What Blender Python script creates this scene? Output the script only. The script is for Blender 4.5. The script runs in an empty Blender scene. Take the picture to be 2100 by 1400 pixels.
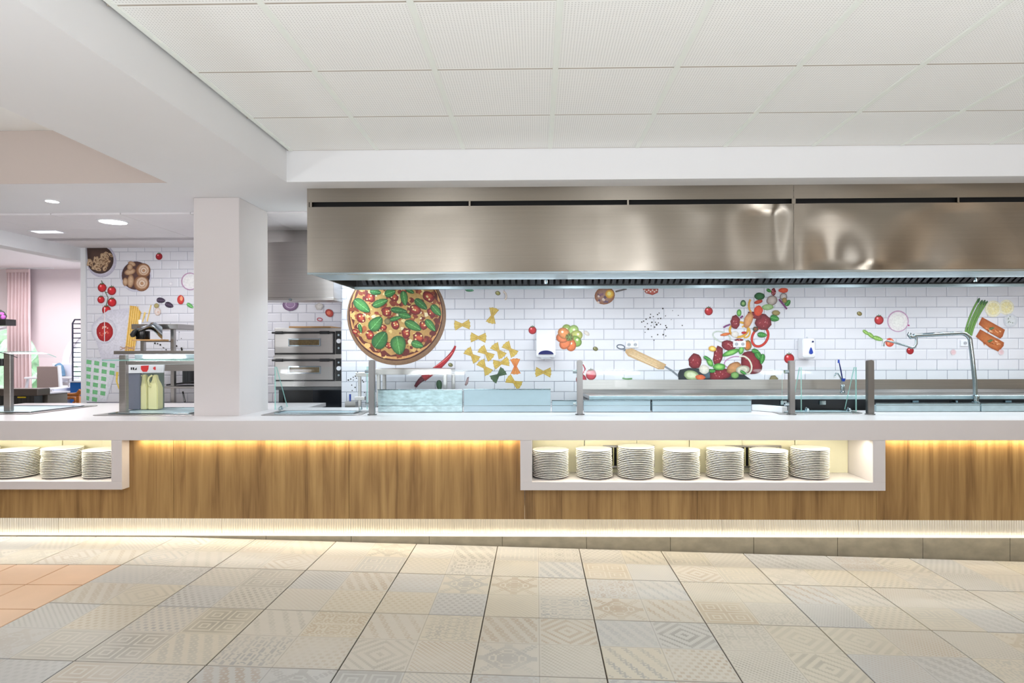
import bpy, bmesh, math, random
from mathutils import Vector, Matrix
random.seed(7)
PI = math.pi
SC = bpy.context.scene
COL = SC.collection

# ------------------------------------------------------------------ camera
F, CX, CY, YAW, ROLL, ZC = 1263.0, 1076.0, 720.0, 0.019, -0.0028, 1.444
fw = Vector((-math.sin(YAW), math.cos(YAW), 0))
r0 = Vector((math.cos(YAW), math.sin(YAW), 0))
up0 = Vector((0, 0, 1))
rt = (r0 * math.cos(ROLL) + up0 * math.sin(ROLL)).normalized()
up = rt.cross(fw).normalized()
cam = bpy.data.cameras.new('camera')
cam.sensor_width = 36; cam.lens = F * 36 / 2100
cam.shift_x = (1050 - CX) / 2100; cam.shift_y = (CY - 700) / 2100
cam.clip_start = 0.05; cam.clip_end = 200
camo = bpy.data.objects.new('camera', cam); COL.objects.link(camo)
M = Matrix.Identity(4)
for i, v in enumerate((rt, up, -fw)):
    for j in range(3): M[j][i] = v[j]
M[2][3] = ZC
camo.matrix_world = M
SC.camera = camo

def P(px, py, Y):
    """world (x, z) where the sight line of a photo pixel meets the plane y = Y"""
    d = rt * (px - CX) - up * (py - CY) + fw * F
    t = Y / d.y
    return d.x * t, ZC + d.z * t

def X(px, Y, py=800): return P(px, py, Y)[0]
def Z(py, Y, px=1100): return P(px, py, Y)[1]

# ------------------------------------------------------------------ world, lights, exposure
SC.view_settings.view_transform = 'Standard'; SC.view_settings.look = 'None'
SC.view_settings.gamma = 1; SC.view_settings.use_curve_mapping = False
SC.view_settings.exposure = 0.40
w = bpy.data.worlds.new('world'); SC.world = w; w.use_nodes = True
w.node_tree.nodes['Background'].inputs[0].default_value = (0.86, 0.93, 1.0, 1)
w.node_tree.nodes['Background'].inputs[1].default_value = 2.4

def area(name, loc, size, power, color=(1, 1, 1), rot=(0, 0, 0), spread=PI):
    l = bpy.data.lights.new(name, 'AREA'); l.shape = 'RECTANGLE'
    l.size, l.size_y = size; l.energy = power; l.color = color; l.spread = spread
    o = bpy.data.objects.new(name, l); COL.objects.link(o)
    o.location = loc; o.rotation_euler = rot
    return o
# added soft fill lights behind the camera, no luminaires known there
for x in (-5.2, -1.4, 2.4):
    area('rear_fill', (x, -1.2, 2.60), (1.2, 2.4), 5, (1.0, 0.98, 0.96))
# daylight through the tall windows behind the camera
for x in (-6.5, -2.2, 2.2, 6.0):
    area('window_daylight', (x, -6.9, 1.5), (.32, 2.1), 22, (0.93, 0.95, 1.0), (PI / 2 + .3, 0, 0))
# added fill lights facing up to brighten the ceiling, no lamps stand here
for x in (-4.4, -1.6, 1.2, 4.0):
    area('ceiling_fill', (x, -.5, 1.10), (.9, .5), 68, (0.94, 0.97, 1.0), (PI - .12, 0, 0))
# lamps under the big extraction hood (they light the serving line and the mural)
for x in (-0.6, 1.0, 2.6, 4.2):
    area('hood_lamp', (x, 4.93, 2.006), (1.5, 0.05), 9, (0.82, 0.94, 1.0), (-.12, 0, 0))
area('trough_glow', (1.5, 4.64, 2.008), (6.1, 0.34), 9, (0.80, 0.94, 1.0))  # added glow in place of the worktop's reflection on the trough
for x in (-.9, .35, 1.6, 2.85, 4.1):
    area('hood_lamp', (x, 5.3, 2.05), (.25, 0.10), 1.5, (0.92, 0.96, 1.0))
# kitchen luminaires in the back ceiling, and one added fill light
area('kitchen_light', (-3.4, 5.95, 2.57), (1.2, 0.3), 4, (0.93, 0.96, 1.0))
area('kitchen_light', (-5.6, 5.6, 2.57), (0.6, 0.4), 4, (0.97, 0.96, 1.0))
area('kitchen_light', (-1.84, 5.3, 2.45), (0.3, 0.5), 16, (0.72, 0.88, 1.0), (.25, -.75, 0))  # added fill hidden behind the hood, brightens the column's side
area('far_room_light', (-7.2, 8.2, 2.60), (1.5, 1.0), 34, (1.0, 0.97, 0.98))
# warm strips under the worktop, over the shelf niches and in the kick recess
WARM = (1.0, 0.86, 0.60)
for x0, x1 in ((-2.88, -0.13), (2.46, 4.6)):
    area('led_strip', ((x0 + x1) / 2, 4.395, 0.812), (x1 - x0, 0.012), 1.6 * (x1 - x0), WARM)
area('led_strip', (0.2, 4.50, 0.245), (10.4, 0.012), 25, (1.0, 0.95, 0.86))
for x0, x1 in ((-4.6, -3.05), (0.0, 2.3)):
    area('led_strip', ((x0 + x1) / 2, 4.40, 0.811), (x1 - x0, 0.03), 3.0 * (x1 - x0), (1.0, 0.93, 0.76))

# ------------------------------------------------------------------ materials
def lin(c):
    return tuple(((v / 255) / 12.92) if v / 255 <= 0.04045 else (((v / 255) + 0.055) / 1.055) ** 2.4 for v in c[:3])

class E:
    """tiny expression builder over Math nodes"""
    def __init__(s, nt, sock): s.nt, s.k = nt, sock
    def op(s, o, b=None, c=None):
        n = s.nt.nodes.new('ShaderNodeMath'); n.operation = o
        for i, v in enumerate((s, b, c)):
            if v is None: continue
            if isinstance(v, E): s.nt.links.new(v.k, n.inputs[i])
            else: n.inputs[i].default_value = v
        return E(s.nt, n.outputs[0])
    def __add__(s, b): return s.op('ADD', b)
    def __sub__(s, b): return s.op('SUBTRACT', b)
    def __mul__(s, b): return s.op('MULTIPLY', b)
    def __truediv__(s, b): return s.op('DIVIDE', b)
    def lt(s, b): return s.op('LESS_THAN', b)
    def gt(s, b): return s.op('GREATER_THAN', b)
    def mod(s, b): return s.op('FLOORED_MODULO', b)
    def floor(s): return s.op('FLOOR')
    def abs(s): return s.op('ABSOLUTE')
    def max(s, b): return s.op('MAXIMUM', b)
    def min(s, b): return s.op('MINIMUM', b)

def new_mat(name, color=(200, 200, 200), rough=0.5, metal=0.0, noise=None, bump=None, spec=0.5):
    """noise = (scale vec3, amount, detail) tints the colour; bump = (scale vec3, strength, distance)"""
    m = bpy.data.materials.new(name); m.use_nodes = True
    nt = m.node_tree; b = nt.nodes['Principled BSDF']
    c = lin(color)
    b.inputs['Base Color'].default_value = (*c, 1)
    b.inputs['Roughness'].default_value = rough
    b.inputs['Metallic'].default_value = metal
    b.inputs['Specular IOR Level'].default_value = spec
    tc = nt.nodes.new('ShaderNodeTexCoord')
    geo = nt.nodes.new('ShaderNodeNewGeometry')
    def nz(scale, detail):
        mp = nt.nodes.new('ShaderNodeMapping'); nt.links.new(geo.outputs['Position'], mp.inputs[0])
        mp.inputs['Scale'].default_value = scale
        n = nt.nodes.new('ShaderNodeTexNoise'); n.inputs['Scale'].default_value = 1; n.inputs['Detail'].default_value = detail
        nt.links.new(mp.outputs[0], n.inputs['Vector'])
        return n
    if noise:
        n = nz(noise[0], noise[2])
        mr = nt.nodes.new('ShaderNodeMapRange'); nt.links.new(n.outputs[0], mr.inputs[0])
        mr.inputs[1].default_value = 0.25; mr.inputs[2].default_value = 0.75
        mr.inputs[3].default_value = 1 - noise[1]; mr.inputs[4].default_value = 1 + noise[1] * 0.4
        h = nt.nodes.new('ShaderNodeHueSaturation'); h.inputs['Color'].default_value = (*c, 1)
        nt.links.new(mr.outputs[0], h.inputs['Value']); nt.links.new(h.outputs[0], b.inputs['Base Color'])
    if bump:
        n = nz(bump[0], 2)
        bp = nt.nodes.new('ShaderNodeBump'); bp.inputs['Strength'].default_value = bump[1]; bp.inputs['Distance'].default_value = bump[2]
        nt.links.new(n.outputs[0], bp.inputs['Height']); nt.links.new(bp.outputs[0], b.inputs['Normal'])
    m['nodes_ok'] = 1
    return m

MT = {}
def mat(name, *a, **k):
    if name not in MT: MT[name] = new_mat(name, *a, **k)
    return MT[name]

W_PAINT = mat('white_paint', (232, 232, 234), 0.6, noise=((1.5, 1.5, 1.5), 0.02, 2))
W_SOLID = mat('white_solid_surface', (222, 216, 216), 0.28, noise=((3, 3, 3), 0.015, 2))
W_SHADE = mat('shaded_white_paint', (200, 186, 178), 0.7, noise=((1.5, 1.5, 1.5), 0.02, 2))
RAIL = mat('white_rail', (240, 244, 238), 0.45)
STEEL = mat('brushed_steel', (178, 174, 171), 0.30, 1.0, noise=((2, 2, 160), 0.10, 3), bump=((3, 3, 220), 0.05, 0.002))
HSTEEL = mat('hood_steel', (150, 142, 131), 0.17, 1.0, noise=((1.5, 1.5, 120), 0.05, 3), bump=((2, 2, 260), 0.05, 0.001))
_nt = HSTEEL.node_tree; _b = _nt.nodes['Principled BSDF']; _b.inputs['Anisotropic'].default_value = 0.85; _b.inputs['Roughness'].default_value = 0.24
_c = _nt.nodes.new('ShaderNodeCombineXYZ'); _c.inputs[2].default_value = 1.0
_nt.links.new(_c.outputs[0], _b.inputs['Tangent'])
DSTEEL = mat('dark_steel', (92, 94, 96), 0.42, 1.0, noise=((90, 2, 2), 0.35, 2))
LSTEEL = mat('frosted_steel', (186, 206, 213), 0.45, 0.5, noise=((14, 14, 30), 0.14, 5))
CHROME = mat('chrome', (168, 182, 188), 0.10, 1.0)
KICKM = mat('ribbed_metal', (232, 226, 212), 0.32, 1.0, noise=((150, 1, 1), 0.12, 2))
PSTEEL = mat('post_steel', (126, 125, 124), 0.28, 1.0, noise=((2, 2, 2), 0.05, 2))
FROST = mat('frosted_panel', (178, 198, 208), 0.35, 0.2, noise=((6, 6, 20), .06, 4))
BLACK = mat('black_plastic', (22, 22, 24), 0.4)
VOID = mat('dark_void', (6, 6, 7), 0.8)
WPLAS = mat('white_plastic', (238, 239, 243), 0.3)
BLUE = mat('blue_plastic', (20, 60, 160), 0.3)
NAVY = mat('navy_plastic', (16, 26, 92), 0.2)
GREYP = mat('grey_carton', (112, 116, 130), 0.6, noise=((30, 30, 30), 0.05, 3))
CREAM = mat('cream_plastic', (226, 222, 168), 0.4)
RED = mat('red_print', (224, 60, 60), 0.5)
CONC = mat('plinth_stone', (132, 124, 106), 0.75, noise=((9, 9, 14), 0.28, 6), bump=((40, 40, 40), 0.2, 0.002))
GROUT = mat('grout', (92, 80, 66), 0.9, noise=((30, 30, 30), 0.2, 3))
MGROUT = mat('mural_joint', (160, 160, 176), 0.8)
BRICK = mat('mural_tile', (228, 227, 233), 0.35, noise=((4, 4, 9), 0.03, 3))
CERAM = mat('plate_glaze', (248, 246, 238), 0.2)
OAK = mat('orange_wood', (176, 104, 42), 0.45, noise=((20, 20, 4), 0.2, 4))
BOARD = mat('pale_wood', (196, 150, 96), 0.6, noise=((6, 30, 30), 0.2, 4))
PINK = mat('pink_curtain', (232, 208, 210), 0.85, noise=((20, 20, 4), 0.05, 3))
TAUPE = mat('taupe_upholstery', (146, 130, 127), 0.8, noise=((60, 60, 60), 0.06, 3))
BFAB = mat('blue_fabric', (104, 142, 172), 0.85, noise=((50, 50, 50), 0.15, 3))
PALE = mat('pale_laminate', (226, 226, 236), 0.5)
SKIRT = mat('inner_wall', (205, 200, 150), 0.6)
LEAF = mat('hedge_leaf', (176, 206, 168), 0.7, noise=((8, 8, 8), 0.6, 5))
PURP = mat('purple_petals', (190, 100, 190), 0.7)
ROOMW = mat('far_room_paint', (236, 224, 228), 0.75, noise=((2, 2, 2), 0.02, 2))
TERRA = mat('terracotta', (196, 158, 126), 0.35, noise=((2.2, 2.2, 2), 0.16, 4), bump=((12, 12, 12), 0.1, 0.002))

def emit_mat(name, color, s):
    m = bpy.data.materials.new(name); m.use_nodes = True
    b = m.node_tree.nodes['Principled BSDF']
    b.inputs['Base Color'].default_value = (*color, 1)
    b.inputs['Emission Color'].default_value = (*color, 1); b.inputs['Emission Strength'].default_value = s
    return m
LAMP = emit_mat('lamp_glow', (1, 0.98, 0.96), 14)
DOWN = emit_mat('downlight_glow', (1, 0.98, 0.97), 5)

def glass_mats():
    m = bpy.data.materials.new('clear_glass'); m.use_nodes = True; nt = m.node_tree
    nt.nodes.remove(nt.nodes['Principled BSDF']); out = nt.nodes['Material Output']
    t = nt.nodes.new('ShaderNodeBsdfTransparent'); t.inputs[0].default_value = (0.965, 0.985, 0.985, 1)
    g = nt.nodes.new('ShaderNodeBsdfGlossy'); g.inputs['Roughness'].default_value = 0.02
    fr = nt.nodes.new('ShaderNodeFresnel'); fr.inputs[0].default_value = 1.45
    mx = nt.nodes.new('ShaderNodeMixShader')
    ge = nt.nodes.new('ShaderNodeNewGeometry')
    fac = (E(nt, ge.outputs['Backfacing']) * -1.0 + 1.0) * E(nt, fr.outputs[0]) * 0.22
    nt.links.new(fac.k, mx.inputs[0]); nt.links.new(t.outputs[0], mx.inputs[1]); nt.links.new(g.outputs[0], mx.inputs[2])
    nt.links.new(mx.outputs[0], out.inputs[0])
    e = bpy.data.materials.new('glass_edge'); e.use_nodes = True; nt = e.node_tree
    b = nt.nodes['Principled BSDF']; b.inputs['Base Color'].default_value = (*lin((176, 226, 218)), 1)
    b.inputs['Roughness'].default_value = 0.15
    tr = nt.nodes.new('ShaderNodeBsdfTransparent'); tr.inputs[0].default_value = (*lin((190, 240, 232)), 1)
    mx = nt.nodes.new('ShaderNodeMixShader'); mx.inputs[0].default_value = 0.35
    nt.links.new(b.outputs[0], mx.inputs[1]); nt.links.new(tr.outputs[0], mx.inputs[2])
    nt.links.new(mx.outputs[0], nt.nodes['Material Output'].inputs[0])
    return m, e
GLASS, GEDGE = glass_mats()

def wood_mat():
    m = bpy.data.materials.new('oak_laminate'); m.use_nodes = True; nt = m.node_tree; L = nt.links
    b = nt.nodes['Principled BSDF']; b.inputs['Roughness'].default_value = 0.55
    geo = nt.nodes.new('ShaderNodeNewGeometry')
    def nz(sc, det, dist=0.0):
        mp = nt.nodes.new('ShaderNodeMapping'); mp.inputs['Scale'].default_value = sc; L.new(geo.outputs['Position'], mp.inputs[0])
        n = nt.nodes.new('ShaderNodeTexNoise'); n.inputs['Scale'].default_value = 1; n.inputs['Detail'].default_value = det
        n.inputs['Distortion'].default_value = dist; L.new(mp.outputs[0], n.inputs['Vector']); return E(nt, n.outputs[0])
    sx = nt.nodes.new('ShaderNodeSeparateXYZ'); L.new(geo.outputs['Position'], sx.inputs[0])
    strip = (E(nt, sx.outputs[0]) * 11.0).floor()
    wn = nt.nodes.new('ShaderNodeTexWhiteNoise'); wn.noise_dimensions = '1D'; L.new(strip.k, wn.inputs['W'])
    v = nz((15, 1, 1.3), 4, 0.6) * 0.55 + nz((70, 1, 2.0), 3, 0.4) * 0.25 + nz((3.5, 1, 0.7), 2) * 0.1 + E(nt, wn.outputs[0]) * 0.13
    cr = nt.nodes.new('ShaderNodeValToRGB'); L.new(v.k, cr.inputs[0]); r = cr.color_ramp
    for p_, c_ in ((0.30, (104, 76, 40)), (0.42, (142, 107, 62)), (0.55, (166, 130, 79)), (0.70, (184, 149, 96))):
        e = r.elements.new(p_); e.color = (*lin(c_), 1)
    r.elements.remove(r.elements[0]); r.elements.remove(r.elements[-1])
    L.new(cr.outputs[0], b.inputs['Base Color'])
    return m
WOOD = wood_mat()

def ceil_tile_mat(nm, col):
    m = bpy.data.materials.new(nm); m.use_nodes = True; nt = m.node_tree; L = nt.links
    b = nt.nodes['Principled BSDF']; b.inputs['Roughness'].default_value = 0.8
    tc = nt.nodes.new('ShaderNodeTexCoord'); s = nt.nodes.new('ShaderNodeSeparateXYZ'); L.new(tc.outputs['Object'], s.inputs[0])
    x, y = E(nt, s.outputs[0]), E(nt, s.outputs[1])
    u = (x * 74.0).op('FRACT') - 0.5; v = (y * 74.0).op('FRACT') - 0.5
    d = (u * u + v * v).op('SQRT')
    edge = x.abs().max(y.abs()).lt(0.285)
    hole = d.lt(0.27) * edge
    mx = nt.nodes.new('ShaderNodeMix'); mx.data_type = 'RGBA'
    L.new(hole.k, mx.inputs[0]); mx.inputs[6].default_value = (*lin(col), 1); mx.inputs[7].default_value = (*lin(tuple(c * 0.88 for c in col)), 1)
    L.new(mx.outputs[2], b.inputs['Base Color'])
    return m
CTILE = ceil_tile_mat('perforated_tile', (248, 248, 246))
PTILE = mat('plain_ceiling_tile', (236, 232, 234), 0.8, noise=((3, 3, 3), 0.02, 3))

def floor_tile_mat():
    m = bpy.data.materials.new('patterned_tile'); m.use_nodes = True; nt = m.node_tree; L = nt.links
    b = nt.nodes['Principled BSDF']; b.inputs['Roughness'].default_value = 0.33
    tc = nt.nodes.new('ShaderNodeTexCoord'); s = nt.nodes.new('ShaderNodeSeparateXYZ'); L.new(tc.outputs['Object'], s.inputs[0])
    oi = nt.nodes.new('ShaderNodeObjectInfo')
    u = (E(nt, s.outputs[0]) + 0.3) / 0.3; v = (E(nt, s.outputs[1]) + 0.3) / 0.3
    qu, qv = u.floor(), v.floor()
    seed = E(nt, oi.outputs['Random']) * 91.7 + qu * 3.13 + qv * 7.77
    def rnd(k):
        wn = nt.nodes.new('ShaderNodeTexWhiteNoise'); wn.noise_dimensions = '1D'; L.new((seed + k).k, wn.inputs['W']); return E(nt, wn.outputs[0])
    N = 30.0
    fu, fv = u.op('FRACT'), v.op('FRACT')
    i = (fu * N).floor(); j = (fv * N).floor()
    a = (i - 14.5).abs(); c = (j - 14.5).abs()
    a2 = (a - 6.5).abs(); c2 = (c - 6.5).abs()
    mode = (rnd(1.0) * 8.0).floor()
    def is_(k): return (mode - float(k)).abs().lt(0.5)
    rings4 = (a2.max(c2)).mod(3.0).lt(1.6)
    diam = (a + c).mod(6.0).lt(3.0) * (i + j * 1.0).mod(2.0).lt(0.5).max((a + c).mod(6.0).lt(1.5))
    diag = (i + j * 0.5 + 0.01).floor().mod(7.0).lt(3.2) * (j.mod(2.0).lt(0.5)).max((i + j).mod(3.0).lt(1.2))
    cmb = nt.nodes.new('ShaderNodeCombineXYZ'); L.new(a2.k, cmb.inputs[0]); L.new(c2.k, cmb.inputs[1]); L.new(seed.k, cmb.inputs[2])
    wn = nt.nodes.new('ShaderNodeTexWhiteNoise'); wn.noise_dimensions = '3D'; L.new(cmb.outputs[0], wn.inputs['Vector'])
    sym = E(nt, wn.outputs[0]).gt(0.6)
    dots = ((i + (j / 3.0).floor() * 2.0).mod(4.0).lt(1.5)) * j.mod(3.0).lt(1.5)
    star = ((a - c).abs().lt(2.2)) * (a + c).mod(3.0).lt(2.0)
    star = star.max(a.min(c).lt(2.2) * (a.max(c)).mod(3.0).lt(2.0)).max((a + c - 12.0).abs().lt(1.1))
    fine = (i + j).mod(3.0).lt(0.9)
    stair = (i + (j / 2.0).floor() * 1.0).mod(8.0).lt(2.4) * (j.mod(2.0).lt(0.5)).max(i.mod(2.0).lt(0.5))
    pats = [rings4, diam, diag, sym, dots, star, fine, stair]
    pat = pats[0] * is_(0)
    for k in range(1, 8): pat = pat + pats[k] * is_(k)
    inside = a.max(c).lt(13.6)
    pat = pat * inside
    # wear fades the print
    geo = nt.nodes.new('ShaderNodeNewGeometry')
    n = nt.nodes.new('ShaderNodeTexNoise'); n.inputs['Scale'].default_value = 3.2; n.inputs['Detail'].default_value = 5; L.new(geo.outputs['Position'], n.inputs['Vector'])
    n2 = nt.nodes.new('ShaderNodeTexNoise'); n2.inputs['Scale'].default_value = 26; n2.inputs['Detail'].default_value = 4; L.new(geo.outputs['Position'], n2.inputs['Vector'])
    amt = pat * ((E(nt, n.outputs[0]) * 1.5 - 0.35).max(0.1)) * (rnd(5.0) * 0.6 + 0.42)
    base = nt.nodes.new('ShaderNodeValToRGB'); L.new(rnd(2.0).k, base.inputs[0]); r = base.color_ramp; r.interpolation = 'CONSTANT'
    r.elements[0].color = (*lin((168, 162, 151)), 1); r.elements[1].position = 0.3; r.elements[1].color = (*lin((160, 158, 154)), 1)
    e = r.elements.new(0.55); e.color = (*lin((170, 162, 146)), 1)
    e = r.elements.new(0.78); e.color = (*lin((166, 160, 149)), 1)
    ink = nt.nodes.new('ShaderNodeValToRGB'); L.new(rnd(3.0).k, ink.inputs[0]); r = ink.color_ramp; r.interpolation = 'CONSTANT'
    r.elements[0].color = (*lin((92, 92, 84)), 1); r.elements[1].position = 0.35; r.elements[1].color = (*lin((98, 106, 114)), 1)
    e = r.elements.new(0.65); e.color = (*lin((130, 104, 70)), 1)
    mx = nt.nodes.new('ShaderNodeMix'); mx.data_type = 'RGBA'
    L.new(amt.k, mx.inputs[0]); L.new(base.outputs[0], mx.inputs[6]); L.new(ink.outputs[0], mx.inputs[7])
    jl = fu.min(fv).min((fu - 1.0).abs()).min((fv - 1.0).abs()).lt(0.009) * 0.25
    hv = nt.nodes.new('ShaderNodeHueSaturation'); L.new(mx.outputs[2], hv.inputs['Color'])
    val = (E(nt, n2.outputs[0]) * 0.16 + 0.92) - jl
    L.new(val.k, hv.inputs['Value'])
    L.new(hv.outputs[0], b.inputs['Base Color'])
    L.new((E(nt, n2.outputs[0]) * 0.2 + 0.24).k, b.inputs['Roughness'])
    return m
FTILE = floor_tile_mat()

def print_mat():
    m = bpy.data.materials.new('mural_print'); m.use_nodes = True; nt = m.node_tree
    b = nt.nodes['Principled BSDF']; b.inputs['Roughness'].default_value = 0.45
    a = nt.nodes.new('ShaderNodeAttribute'); a.attribute_name = 'Col'
    geo = nt.nodes.new('ShaderNodeNewGeometry')
    n = nt.nodes.new('ShaderNodeTexNoise'); n.inputs['Scale'].default_value = 60; n.inputs['Detail'].default_value = 4
    nt.links.new(geo.outputs['Position'], n.inputs['Vector'])
    h = nt.nodes.new('ShaderNodeHueSaturation'); nt.links.new(a.outputs['Color'], h.inputs['Color'])
    nt.links.new((E(nt, n.outputs[0]) * 0.5 + 0.76).k, h.inputs['Value'])
    nt.links.new(h.outputs[0], b.inputs['Base Color'])
    return m
PRINT = print_mat()

# ------------------------------------------------------------------ mesh builder
class MB:
    def __init__(s): s.v, s.f, s.m, s.c = [], [], [], []
    def add(s, vs, fs, m=0):
        n = len(s.v); s.v += [tuple(v) for v in vs]
        for f in fs: s.f.append(tuple(n + i for i in f)); s.m.append(m)
        return s
    def box(s, x0, x1, y0, y1, z0, z1, m=0, me=None):
        vs = [(x, y, z) for z in (z0, z1) for y in (y0, y1) for x in (x0, x1)]
        fs = [(0, 2, 3, 1), (4, 5, 7, 6), (0, 1, 5, 4), (2, 6, 7, 3), (0, 4, 6, 2), (1, 3, 7, 5)]
        if me is None: return s.add(vs, fs, m)
        d = (z1 - z0, y1 - y0, x1 - x0); k = d.index(min(d))
        for i, f in enumerate(fs):
            s.add([vs[j] for j in f], [(0, 1, 2, 3)], m if i // 2 == k else me)
        return s
    def prism(s, poly, a0, a1, axis='y', m=0, me=None):
        def mk(p, a):
            if axis == 'y': return (p[0], a, p[1])
            if axis == 'x': return (a, p[0], p[1])
            return (p[0], p[1], a)
        n = len(poly); vs = [mk(p, a0) for p in poly] + [mk(p, a1) for p in poly]
        s.add(vs, [tuple(range(n)), tuple(range(2 * n - 1, n - 1, -1))], m)
        b = len(s.v) - 2 * n
        for i in range(n):
            j = (i + 1) % n
            s.f.append((b + i, b + n + i, b + n + j, b + j)); s.m.append(m if me is None else me)
        return s
    def cyl(s, p0, p1, r, r1=None, n=16, m=0):
        return s.tube([p0, p1], [r, r if r1 is None else r1], n, m)
    def tube(s, pts, r, n=12, m=0):
        pts = [Vector(p) for p in pts]
        rs = r if isinstance(r, (list, tuple)) else [r] * len(pts)
        base = len(s.v); prev = None
        for i, p in enumerate(pts):
            t = (pts[min(i + 1, len(pts) - 1)] - pts[max(i - 1, 0)]).normalized()
            if prev is None:
                a = Vector((0, 0, 1)) if abs(t.z) < 0.9 else Vector((1, 0, 0))
                u = t.cross(a).normalized()
            else:
                u = (prev - t * prev.dot(t)).normalized()
            prev = u; w_ = t.cross(u)
            for k in range(n):
                an = 2 * PI * k / n
                s.v.append(tuple(p + (u * math.cos(an) + w_ * math.sin(an)) * rs[i]))
        for i in range(len(pts) - 1):
            for k in range(n):
                a = base + i * n + k; b = base + i * n + (k + 1) % n
                s.f.append((a, b, b + n, a + n)); s.m.append(m)
        s.f.append(tuple(base + k for k in range(n))[::-1]); s.m.append(m)
        s.f.append(tuple(base + (len(pts) - 1) * n + k for k in range(n))); s.m.append(m)
        return s
    def lathe(s, prof, c=(0, 0, 0), n=32, m=0):
        base = len(s.v)
        for r, z in prof:
            for k in range(n):
                a = 2 * PI * k / n; s.v.append((c[0] + r * math.cos(a), c[1] + r * math.sin(a), c[2] + z))
        for i in range(len(prof) - 1):
            for k in range(n):
                a = base + i * n + k; b = base + i * n + (k + 1) % n
                s.f.append((a, b, b + n, a + n)); s.m.append(m)
        s.f.append(tuple(base + k for k in range(n))[::-1]); s.m.append(m)
        s.f.append(tuple(base + (len(prof) - 1) * n + k for k in range(n))); s.m.append(m)
        return s

def mesh_of(mb, name, mats, bevel=0, smooth=False, off=(0, 0, 0), seg=1):
    me = bpy.data.meshes.new(name)
    o = Vector(off)
    me.from_pydata([tuple(Vector(v) - o) for v in mb.v], [], mb.f)
    for mm in mats: me.materials.append(mm)
    me.polygons.foreach_set('material_index', mb.m)
    bm = bmesh.new(); bm.from_mesh(me)
    bmesh.ops.remove_doubles(bm, verts=bm.verts, dist=1e-6)
    bmesh.ops.recalc_face_normals(bm, faces=bm.faces)
    if bevel:
        ed = [e for e in bm.edges if len(e.link_faces) == 2 and e.calc_face_angle(0) > 0.6]
        bmesh.ops.bevel(bm, geom=ed, offset=bevel, segments=seg, affect='EDGES', clamp_overlap=True)
    bm.to_mesh(me); bm.free()
    if smooth:
        me.polygons.foreach_set('use_smooth', [True] * len(me.polygons))
        me.set_sharp_from_angle(angle=0.7)
    me.update()
    return me

def tag(o, label=None, cat=None, group=None, kind=None):
    if label: o['label'] = label
    if cat: o['category'] = cat
    if group: o['group'] = group
    if kind: o['kind'] = kind
    return o
def thing(name, label, cat, loc=(0, 0, 0), group=None):
    o = bpy.data.objects.new(name, None); COL.objects.link(o); o.location = loc
    o.empty_display_size = 0.1
    return tag(o, label, cat, group)
def wloc(o):
    v = Vector(o.location)
    while o.parent: o = o.parent; v += Vector(o.location)
    return v
def part(name, mb, m, parent=None, bevel=0, smooth=False, at=None, seg=1, label=None):
    """object whose geometry was given in world coordinates; origin at `at` or at the parent's"""
    mats = m if isinstance(m, (list, tuple)) else [m]
    org = Vector(at) if at is not None else (wloc(parent) if parent else Vector((0, 0, 0)))
    me = mesh_of(mb, name, mats, bevel, smooth, org, seg)
    o = bpy.data.objects.new(name, me); COL.objects.link(o)
    if parent: o.parent = parent; o.location = org - wloc(parent)
    else: o.location = org
    if label: o['label'] = label
    return o
def struct(name, mb, m, **k): return tag(part(name, mb, m, **k), kind='structure')
def inst(name, me, parent, loc, rot=(0, 0, 0)):
    o = bpy.data.objects.new(name, me); COL.objects.link(o)
    if parent: o.parent = parent; o.location = Vector(loc) - wloc(parent)
    else: o.location = loc
    o.rotation_euler = rot
    return o
def copy_tree(o, parent=None):
    c = o.copy(); COL.objects.link(c)
    if parent: c.parent = parent
    for ch in list(o.children): copy_tree(ch, c)
    return c

# ================================================================== SETTING
XR, XL = 5.6, -10.5
TILT = 0.026; CREASE = -2.69
# floor slab (flat part left of the crease, ramp falling to the right)
def fz(x): return 0.069 if x < CREASE else 0.069 - TILT * (x - CREASE)
b = MB()
ys = (-7.0, 4.60)
for x0, x1 in ((XL, CREASE), (CREASE, XR)):
    b.add([(x0, ys[0], fz(x0) - .012), (x1, ys[0], fz(x1) - .012), (x1, ys[1], fz(x1) - .012), (x0, ys[1], fz(x0) - .012),
           (x0, ys[0], -.5), (x1, ys[0], -.5), (x1, ys[1], -.5), (x0, ys[1], -.5)],
          [(0, 1, 2, 3), (7, 6, 5, 4), (0, 4, 5, 1), (3, 2, 6, 7)])
floor = struct('floor', b, GROUT)
T = 0.6
fme = mesh_of(MB().box(-.2975, .2975, -.2975, .2975, -.012, 0), 'floor_tile', [FTILE], bevel=0.0025)
ny0 = 4.54
nrow = 0
for r_ in range(0, 7):
    yc = ny0 - T * (r_ + .5)
    for k in range(-9, 14):
        x0 = CREASE + T * k; xc = x0 + .3
        if x0 < -9 or x0 > 5.0: continue
        if xc < CREASE and r_ > 0: continue       # terracotta there
        if abs(xc) > 0.9 * (yc + .3) + 0.9: continue
        dy = 0.01
        if xc < CREASE:
            inst('floor_tile', fme, floor, (xc, yc, .069))
        else:
            inst('floor_tile', fme, floor, (xc, yc, fz(xc)), (0, math.atan(TILT), 0))
b = MB().add([(CREASE, -7, fz(CREASE)-.001), (XR, -7, fz(XR)-.001), (XR, ny0-7*T, fz(XR)-.001), (CREASE, ny0-7*T, fz(CREASE)-.001)], [(0, 1, 2, 3)])
pv = part('floor_field', b, FTILE, floor); pv['kind'] = 'stuff'
tme = mesh_of(MB().box(-.169, .169, -.169, .169, -.012, 0), 'terracotta_tile', [TERRA], bevel=0.0025)
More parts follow.
